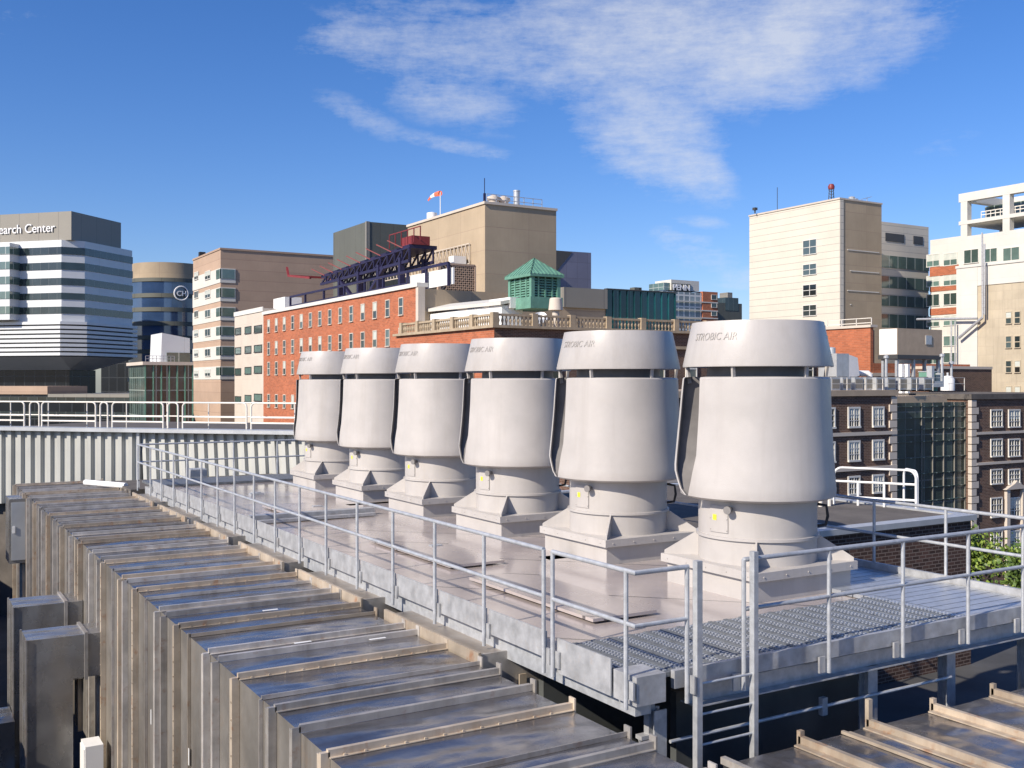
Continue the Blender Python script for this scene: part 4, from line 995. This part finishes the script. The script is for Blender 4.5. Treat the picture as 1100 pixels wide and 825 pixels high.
# elbow ducts at left
def elbow(name,label,u,du_,v0,v1,vl,z1,z0,zbot,extra=None):
    e=empty(name,label,'duct',(v0,u,zbot))
    m=MB(); m.box(0,v1-v0,0,du_,z0-zbot,z1-zbot); m.box(0,vl-v0,0,du_,0,z0-zbot); m.build('duct_body','dull2',e)
    fl=MB(); fl.box(v1-v0-.35,v1-v0-.29,-.04,du_+.04,z0-zbot-.04,z1-zbot+.04); fl.box(-.03,0,-.03,.03,0,z1-zbot+.02); fl.box(-.03,0,du_-.03,du_+.03,0,z1-zbot+.02); fl.build('flange','rib',e)
    return e
elbow('elbow_duct','nearer L shaped stainless duct turning down beside the ribbed duct',20.1,.90,2.00,3.30,2.76,-4.60,-5.38,-11.9)
elbow('elbow_duct','farther stainless elbow duct behind the L shaped one',22.7,1.0,2.02,3.30,2.8,-4.50,-6.1,-11.9)
e=empty('side_duct','low horizontal stainless duct leaving the frame at the left','duct',(0,22.8,-7))
MB().box(-4,2.0,-.5,.6,-.6,.35).build('duct_body','dull2',e); MB().box(1.5,1.56,-.55,.65,-.64,.39).build('flange','rib',e)
e=empty('side_duct','lower horizontal stainless duct at the bottom left corner','duct',(0,21.3,-8.0))
MB().box(-4,2.1,-.2,.7,-.8,.2).build('duct_body','dull2',e); MB().box(1.2,1.26,-.25,.75,-.84,.24).build('flange','rib',e)
r=ray(111); Y=V0/r.x; 
jb=empty('junction_box','small white junction box fixed low on the ribbed duct','junction box',(V0-.3,uon(V0,118),zof(825,Y)))
MB().box(-.15,.15,-.25,.25,-.4,.75).build('box','white',jb); MB().box(-.17,-.15,-.22,.22,-.35,.7).build('cover','white',jb)
# left far bits
qp=at(12,33); q2=at(27,33)
cab=empty('metal_cabinet','pale steel cabinet standing left of the far end of the ribbed duct','cabinet',(q2.x-.35,33.5,zof(595,32)))
MB().box(-.35,.35,0,1.2,0,1.9).build('body','dull2',cab); MB().box(-.3,.3,-.03,0,.1,1.8).build('door','hvac',cab); MB().box(-.26,-.2,-.06,-.03,.9,1.1).build('handle','white',cab)
vd=empty('ribbed_riser','dark ribbed vertical duct at the left picture edge','duct',(-.3,33.2,-10))
MB().box(-.9,.9,0,1,0,10+zof(532,32)).build('body','steel',vd)
m=MB()
for k in range(5): m.box(-.8+k*.38,-.74+k*.38,-.09,0,0,10+zof(532,32))
m.build('rib','rib',vd)
# ================================================================= RIGHT DUCT
ZR_=-3.72
a=gp(862,800,ZR_); b_=gp(808,821,ZR_)
UR=a.y; VS=b_.x-.25
rd=empty('right_duct','blue reflecting stainless duct with rusty ribs at the bottom right','duct',(VS,UR,ZR_-3))
def RD(mb,name,m,label=None):
    lo=rd.location; mb.v=[(x-lo.x,y-lo.y,z-lo.z) for x,y,z in mb.v]; o=mb.build(name,m,rd)
    if label: o['label']=label
    return o
m=MB(); xs_=[VS]+[VS+.35*k for k in range(1,60)]
for i in range(40):
    x=VS+i*.35; vs=[];fs=[]
    for p in range(3):
        for q in range(9):
            vs.append((x+.35*p/2,UR-6*q/8,ZR_+random.uniform(-.012,.012)*(p==1)))
    for p in range(2):
        for q in range(8): fs.append((p*9+q,p*9+q+1,(p+1)*9+q+1,(p+1)*9+q))
    m.add(vs,fs)
m.add([(VS,UR,ZR_),(VS+14,UR,ZR_),(VS+14,UR,ZR_-3),(VS,UR,ZR_-3)],[(0,1,2,3)]); m.add([(VS,UR,ZR_),(VS,UR-6,ZR_),(VS,UR-6,ZR_-3),(VS,UR,ZR_-3)],[(0,1,2,3)])
RD(m,'sheet_body','steel')
rx=[gp(p,y,ZR_).x for p,y in ((862,800),(937,782),(1005,764),(1064,746))]
for i,x in enumerate(rx+[rx[-1]+.95,rx[-1]+1.9,rx[-1]+2.8]):
    m=MB(); m.box(x-.03,x+.03,UR-6,UR+.03,ZR_+.003,ZR_+.085); m.box(x-.12,x-.03,UR-6,UR+.0,ZR_+.003,ZR_+.018); m.box(x-.03,x+.03,UR,UR+.05,ZR_-3,ZR_+(.30 if i==1 else .14))
    RD(m,'rib','rib2')
x=(rx[0]+rx[1])/2+.1; RD(MB().box(x-.02,x+.02,UR-6,UR+.02,ZR_+.003,ZR_+.035).box(x,x+.10,UR-6,UR,ZR_+.003,ZR_+.015),'low_seam','rib2')
x=VS+.02; RD(MB().box(x-.03,x+.03,UR-6,UR+.03,ZR_+.003,ZR_+.07),'rib','rib')
# roof things under the platform at right
tag(MB().box(15.2,16.2,13.5,14.2,-.9,-.3).box(15.35,16.05,13.6,14.1,-.3,-.2).build('roof_box','hvac_t',loc=(0,0,-5.6)),'small brown box on the dark lower roof at the right edge','box')
tag(MB().box(13.6,24,12.2,19,-.5,0).build('lower_roof_slab','roof_dark',loc=(0,0,-6.4)),'dark lower roof slab under the right edge of the platform','roof')
# ================================================================= CORRUGATED WALL + railing loops
RW=math.radians(43.6)-PI/2+PI/2
c=at(150,37.5)
wd_=Vector((math.cos(RW),math.sin(RW)))
# wall direction: nearly across the view (towards left vp)
dirw=Vector((-math.sin(RW),math.cos(RW)))     # to the left
def wall_at(px):
    r=ray(px); cr=lambda a,b:a.x*b.y-a.y*b.x
    return -cr(c,r)/cr(dirw,r)
ztw=zof(464,37.5); zbw=-4.6
cw=empty('corrugated_wall','pale green grey corrugated metal wall closing the far end of the roof','wall',(c.x,c.y,zbw),RW)
H=ztw-zbw
def corr(y0,y1,per,shear,lean):
    m=MB(); y=y0
    prof=[]
    while y<y1:
        prof+=[(0,y),(0,y+per*.42),(-.13,y+per*.52),(-.13,y+per*.88)]; y+=per
    prof.append((0,y))
    vs=[];fs=[]
    for (x,yy) in prof: vs.append((x+.0-lean*.5,yy-shear,0)); vs.append((x+lean*.5,yy+shear*.0,H))
    for i in range(len(prof)-1): fs.append((2*i,2*i+2,2*i+3,2*i+1))
    m.add(vs,fs); return m
corr(.0,wall_at(-60),.44,0,0).build('corrugated_sheet','corr',cw)
corr(wall_at(345),-.06,.40,.30,.25).build('corrugated_sheet','corr',cw)
MB().box(-.35,.5,wall_at(345),wall_at(-60),H,H+.13).build('coping','hvac',cw)
MB().box(-.16,.1,-.10,.02,0,H).build('corner_trim','hvac',cw)
loops=[(-40,21),(27,37),(40,98),(103,111),(116,171),(176,187),(192,261),(266,335)]
lrl=['first pale pipe rail loop at the left picture edge','first narrow pale rail loop from the left','first wide pale rail loop fully in view','second narrow pale rail loop from the left','wide pale rail loop below the dark podium','third narrow pale rail loop from the left','wide pale rail loop below the atrium and pink office','rightmost pale rail loop beside the smallest fan']
zl=ztw+.14; 
for (p0,p1),l in zip(loops,lrl):
    a0=wall_at(p0);a1=wall_at(p1); n_=Vector((math.cos(RW),math.sin(RW)))*.25
    A_=c+dirw*a0+n_; B_=c+dirw*a1+n_; mid=(A_+B_)/2
    mb=MB(); railloop(mb,(A_.x-mid.x,A_.y-mid.y),(B_.x-mid.x,B_.y-mid.y),0,.93,.03,.16 if p1-p0>15 else .15,(.42,.22) if p1-p0>15 else ())
    tag(mb.build('rail_loop','cream_rail',None,True,(mid.x,mid.y,zl)),l,'railing','pale rail loops on top of the corrugated wall')
bk=MB(); A_=c+dirw*wall_at(-60)+n_*3;B_=c+dirw*wall_at(335)+n_*3
for h in (.93,.42): bk.tube([(*A_,zl+h),(*B_,zl+h)],.022,8)
for k in range(9): q=A_+(B_-A_)*(k+.4)/9; bk.tube([(*q,zl-1),(*q,zl+.93)],.022,8)
tag(bk.build('rear_railing','cream_rail',None,True),'continuous pale pipe railing behind the rail loops','railing')
bbk=empty('wall_roof','roof behind the corrugated wall','roof',(c.x,c.y,G),RW)
MB().box(.5,10,wall_at(345),wall_at(-60),0,-G+ztw-.05).build('roof','roof_mid',bbk); bbk['label']='flat grey roof behind the corrugated wall, under the pale rails'
tag(MB().box(1.5,2.0,-.3,.3,0,.5).build('roof_fitting','hvac',loc=(6.3,32.6,-3.2)),'small grey fitting where the ribbed duct meets the wall','fitting')
structure('far_deck',MB().box(6.0,13.2,32.1,35.2,-3.4,-3.2),'roof_mid')
tag(MB().tube([(5.2,35.2,ZT+.15),(6.1,33.4,ZT+.15)],.09,10).build('loose_pipe','white',None,True),'short white pipe lying at the far end of the ribbed duct','pipe')
# ================================================================= TREE
def tree(name,label,loc,h,rad,nleaf,seed):
    rnd=random.Random(seed); e=empty(name,label,'tree',loc)
    t=MB(); 
    def taper(a,b_,r0,r1,n=8):
        a=Vector(a);b_=Vector(b_);d=(b_-a).normalized();u_=d.cross(Vector((.3,.8,.1))).normalized();w_=d.cross(u_); vs=[]
        for p,r in ((a,r0),(b_,r1)):
            for k in range(n): an=2*PI*k/n; vs.append(p+(u_*math.cos(an)+w_*math.sin(an))*r)
        t.add(vs,[(k,(k+1)%n,n+(k+1)%n,n+k) for k in range(n)])
    taper((0,0,0),(0,0,h*.55),.35,.22); ends=[]
    for k in range(9):
        a=k*2.4; p=Vector((0,0,h*(.35+.03*k))); q=p+Vector((math.cos(a)*rad*.6,math.sin(a)*rad*.6,h*.22)); taper(p,q,.14,.04); ends.append(q)
    taper((0,0,h*.55),(.2,.1,h*.85),.22,.06)
    t.build('trunk','bark',e,True)
    cr=MB(); cl=[]
    for k in range(70):
        d=Vector((rnd.gauss(0,1),rnd.gauss(0,1),rnd.gauss(0,1))).normalized(); rr=rnd.uniform(.5,1.0)
        cl.append((Vector((d.x*rad*rr,d.y*rad*rr,h*.66+d.z*h*.34*rr)),rnd.uniform(.55,1.15)))
    for i in range(nleaf):
        c_,r=rnd.choice(cl); p=c_+Vector((rnd.gauss(0,.5),rnd.gauss(0,.5),rnd.gauss(0,.42)))*r
        n_=Vector((rnd.gauss(0,1),rnd.gauss(0,1),rnd.gauss(.6,1))).normalized(); u_=n_.orthogonal().normalized(); w_=n_.cross(u_); s_=rnd.uniform(.07,.15)
        cr.cur=0 if (hash((round(c_.x*7),round(c_.z*5)))%10<6)^(rnd.random()<.25) else 1
        cr.add([p-u_*s_,p-w_*s_*.6,p+u_*s_,p+w_*s_*.6],[(0,1,2,3)])
    me=bpy.data.meshes.new('crown'); me.from_pydata(cr.v,[],cr.f); me.materials.append(M['leaf']); me.materials.append(M['leaf2']); me.polygons.foreach_set('material_index',cr.mi); me.update()
    part('crown',me,e)
Yt=46; p=at(1096,Yt); zt_=zof(528,Yt)
tree('leafy_tree','bright green leafy tree at the right edge before the brick dormitory',(p.x,p.y,G),zt_-G,4.0,95000,3)
# ================================================================= WORLD / LIGHT / CAMERA
SUN=Vector((-.982,-.19,0)).normalized(); EL=math.radians(34)
sd=Vector((SUN.x*math.cos(EL),SUN.y*math.cos(EL),math.sin(EL)))
l=bpy.data.lights.new('sun','SUN'); l.energy=5.0; l.angle=math.radians(.53); l.color=(1,.90,.77)
lo=bpy.data.objects.new('sun',l); COL.objects.link(lo); lo.rotation_euler=sd.to_track_quat('Z','Y').to_euler()
w=bpy.data.worlds.new('World'); scene.world=w; w.use_nodes=True; t=w.node_tree; bg=t.nodes['Background']
sky=N(t,'ShaderNodeTexSky',sky_type='NISHITA'); sky.sun_disc=False; sky.sun_elevation=EL; sky.sun_rotation=math.atan2(sd.x,sd.y); sky.air_density=1.0; sky.dust_density=.6; sky.ozone_density=2.0; sky.altitude=50
tc=N(t,'ShaderNodeTexCoord'); dv=tc.outputs['Generated']
def cdir(px,py):
    a=(px-CX)/F; r=ray(px); return Vector((r.x,r.y,-(py-HY)/F)).normalized()
def dot(v):
    n=N(t,'ShaderNodeVectorMath',operation='DOT_PRODUCT'); t.links.new(dv,n.inputs[0]); n.inputs[1].default_value=v; return n.outputs['Value']
def mth(op,a,b_=None,clamp=False):
    n=N(t,'ShaderNodeMath',operation=op); n.use_clamp=clamp
    for i,x in enumerate((a,b_)):
        if x is None: continue
        if hasattr(x,'is_linked'): t.links.new(x,n.inputs[i])
        else: n.inputs[i].default_value=x
    return n.outputs[0]
# warp
blobs=[((350,35),(600,60),58,.72),((560,40),(860,30),95,1.0),((700,70),(980,10),85,1.0),((640,90),(740,170),75,.9),((700,130),(775,205),38,.8),((335,100),(440,150),20,.46),((400,138),(575,176),13,.50),((400,85),(560,125),40,.5),((330,50),(420,15),38,.5),((700,250),(790,285),26,.55),((720,236),(790,242),10,.45),((770,300),(830,300),18,.6),((-40,20),(40,20),22,.35),((900,40),(1010,10),45,.6),((-60,40),(80,30),14,.3),((980,160),(1060,150),20,.25)]
tot=None
for (ax,ay),(bx_,by_),rp,st in blobs:
    A=cdir(ax,ay);B=cdir(bx_,by_); cN=((A+B)/2).normalized(); tn=(B-A); hl=tn.length/2; tn=(tn-cN*tn.dot(cN)).normalized(); bn=cN.cross(tn)
    rb=rp/F; ra=hl+rb*.8
    a=mth('DIVIDE',dot(tn),ra); b2=mth('DIVIDE',dot(bn),rb)
    r2=mth('ADD',mth('MULTIPLY',a,a),mth('MULTIPLY',b2,b2))
    g_=mth('MULTIPLY',mth('SUBTRACT',1.0,r2,True),st); g_=mth('MULTIPLY',g_,mth('GREATER_THAN',dot(cN),0.0))
    tot=g_ if tot is None else mth('MAXIMUM',tot,g_)
mp=N(t,'ShaderNodeMapping'); t.links.new(dv,mp.inputs[0]); mp.inputs['Scale'].default_value=(.75,.75,3.0); mp.inputs['Rotation'].default_value=(0,0,0)
n1=_noise(t,mp.outputs[0],13,12,.66); n2=_noise(t,mp.outputs[0],55,8,.7)
n3=_noise(t,dv,20,10,.7); nn_=mth('ADD',mth('ADD',mth('MULTIPLY',n1,.42),mth('MULTIPLY',n2,.24)),mth('MULTIPLY',n3,.34))
cov=mth('MULTIPLY',mth('SUBTRACT',mth('ADD',nn_,mth('MULTIPLY',tot,.33)),.57),3.0,True)
cov=mth('MULTIPLY',cov,mth('MULTIPLY',tot,2.4,True),True)
cov=mth('MULTIPLY',cov,.70)
hs=N(t,'ShaderNodeHueSaturation'); hs.inputs['Saturation'].default_value=1.30; hs.inputs['Value'].default_value=1; t.links.new(sky.outputs[0],hs.inputs['Color'])
tint=_mixc(t,1.0,hs.outputs[0],(.80,.865,1.17),'MULTIPLY'); mx=_mixc(t,cov,tint,(6.2,6.4,6.8)); t.links.new(mx,bg.inputs[0]); bg.inputs[1].default_value=.098
cam=bpy.data.cameras.new('camera'); cam.sensor_width=36; cam.lens=36*F/1100; cam.clip_start=.1; cam.clip_end=8000; cam.shift_y=-(412.5-HY)/1100.0
co=bpy.data.objects.new('camera',cam); COL.objects.link(co); co.location=(0,0,0); co.rotation_euler=(PI/2,0,-TH); scene.camera=co
vs_=scene.view_settings; vs_.view_transform='Standard'; vs_.look='None'; vs_.gamma=1; vs_.exposure=0.36; vs_.use_curve_mapping=False
scene.render.engine='CYCLES'; scene.cycles.samples=96; scene.cycles.use_denoising=True; scene.cycles.max_bounces=6
scene.render.resolution_x=1024; scene.render.resolution_y=768
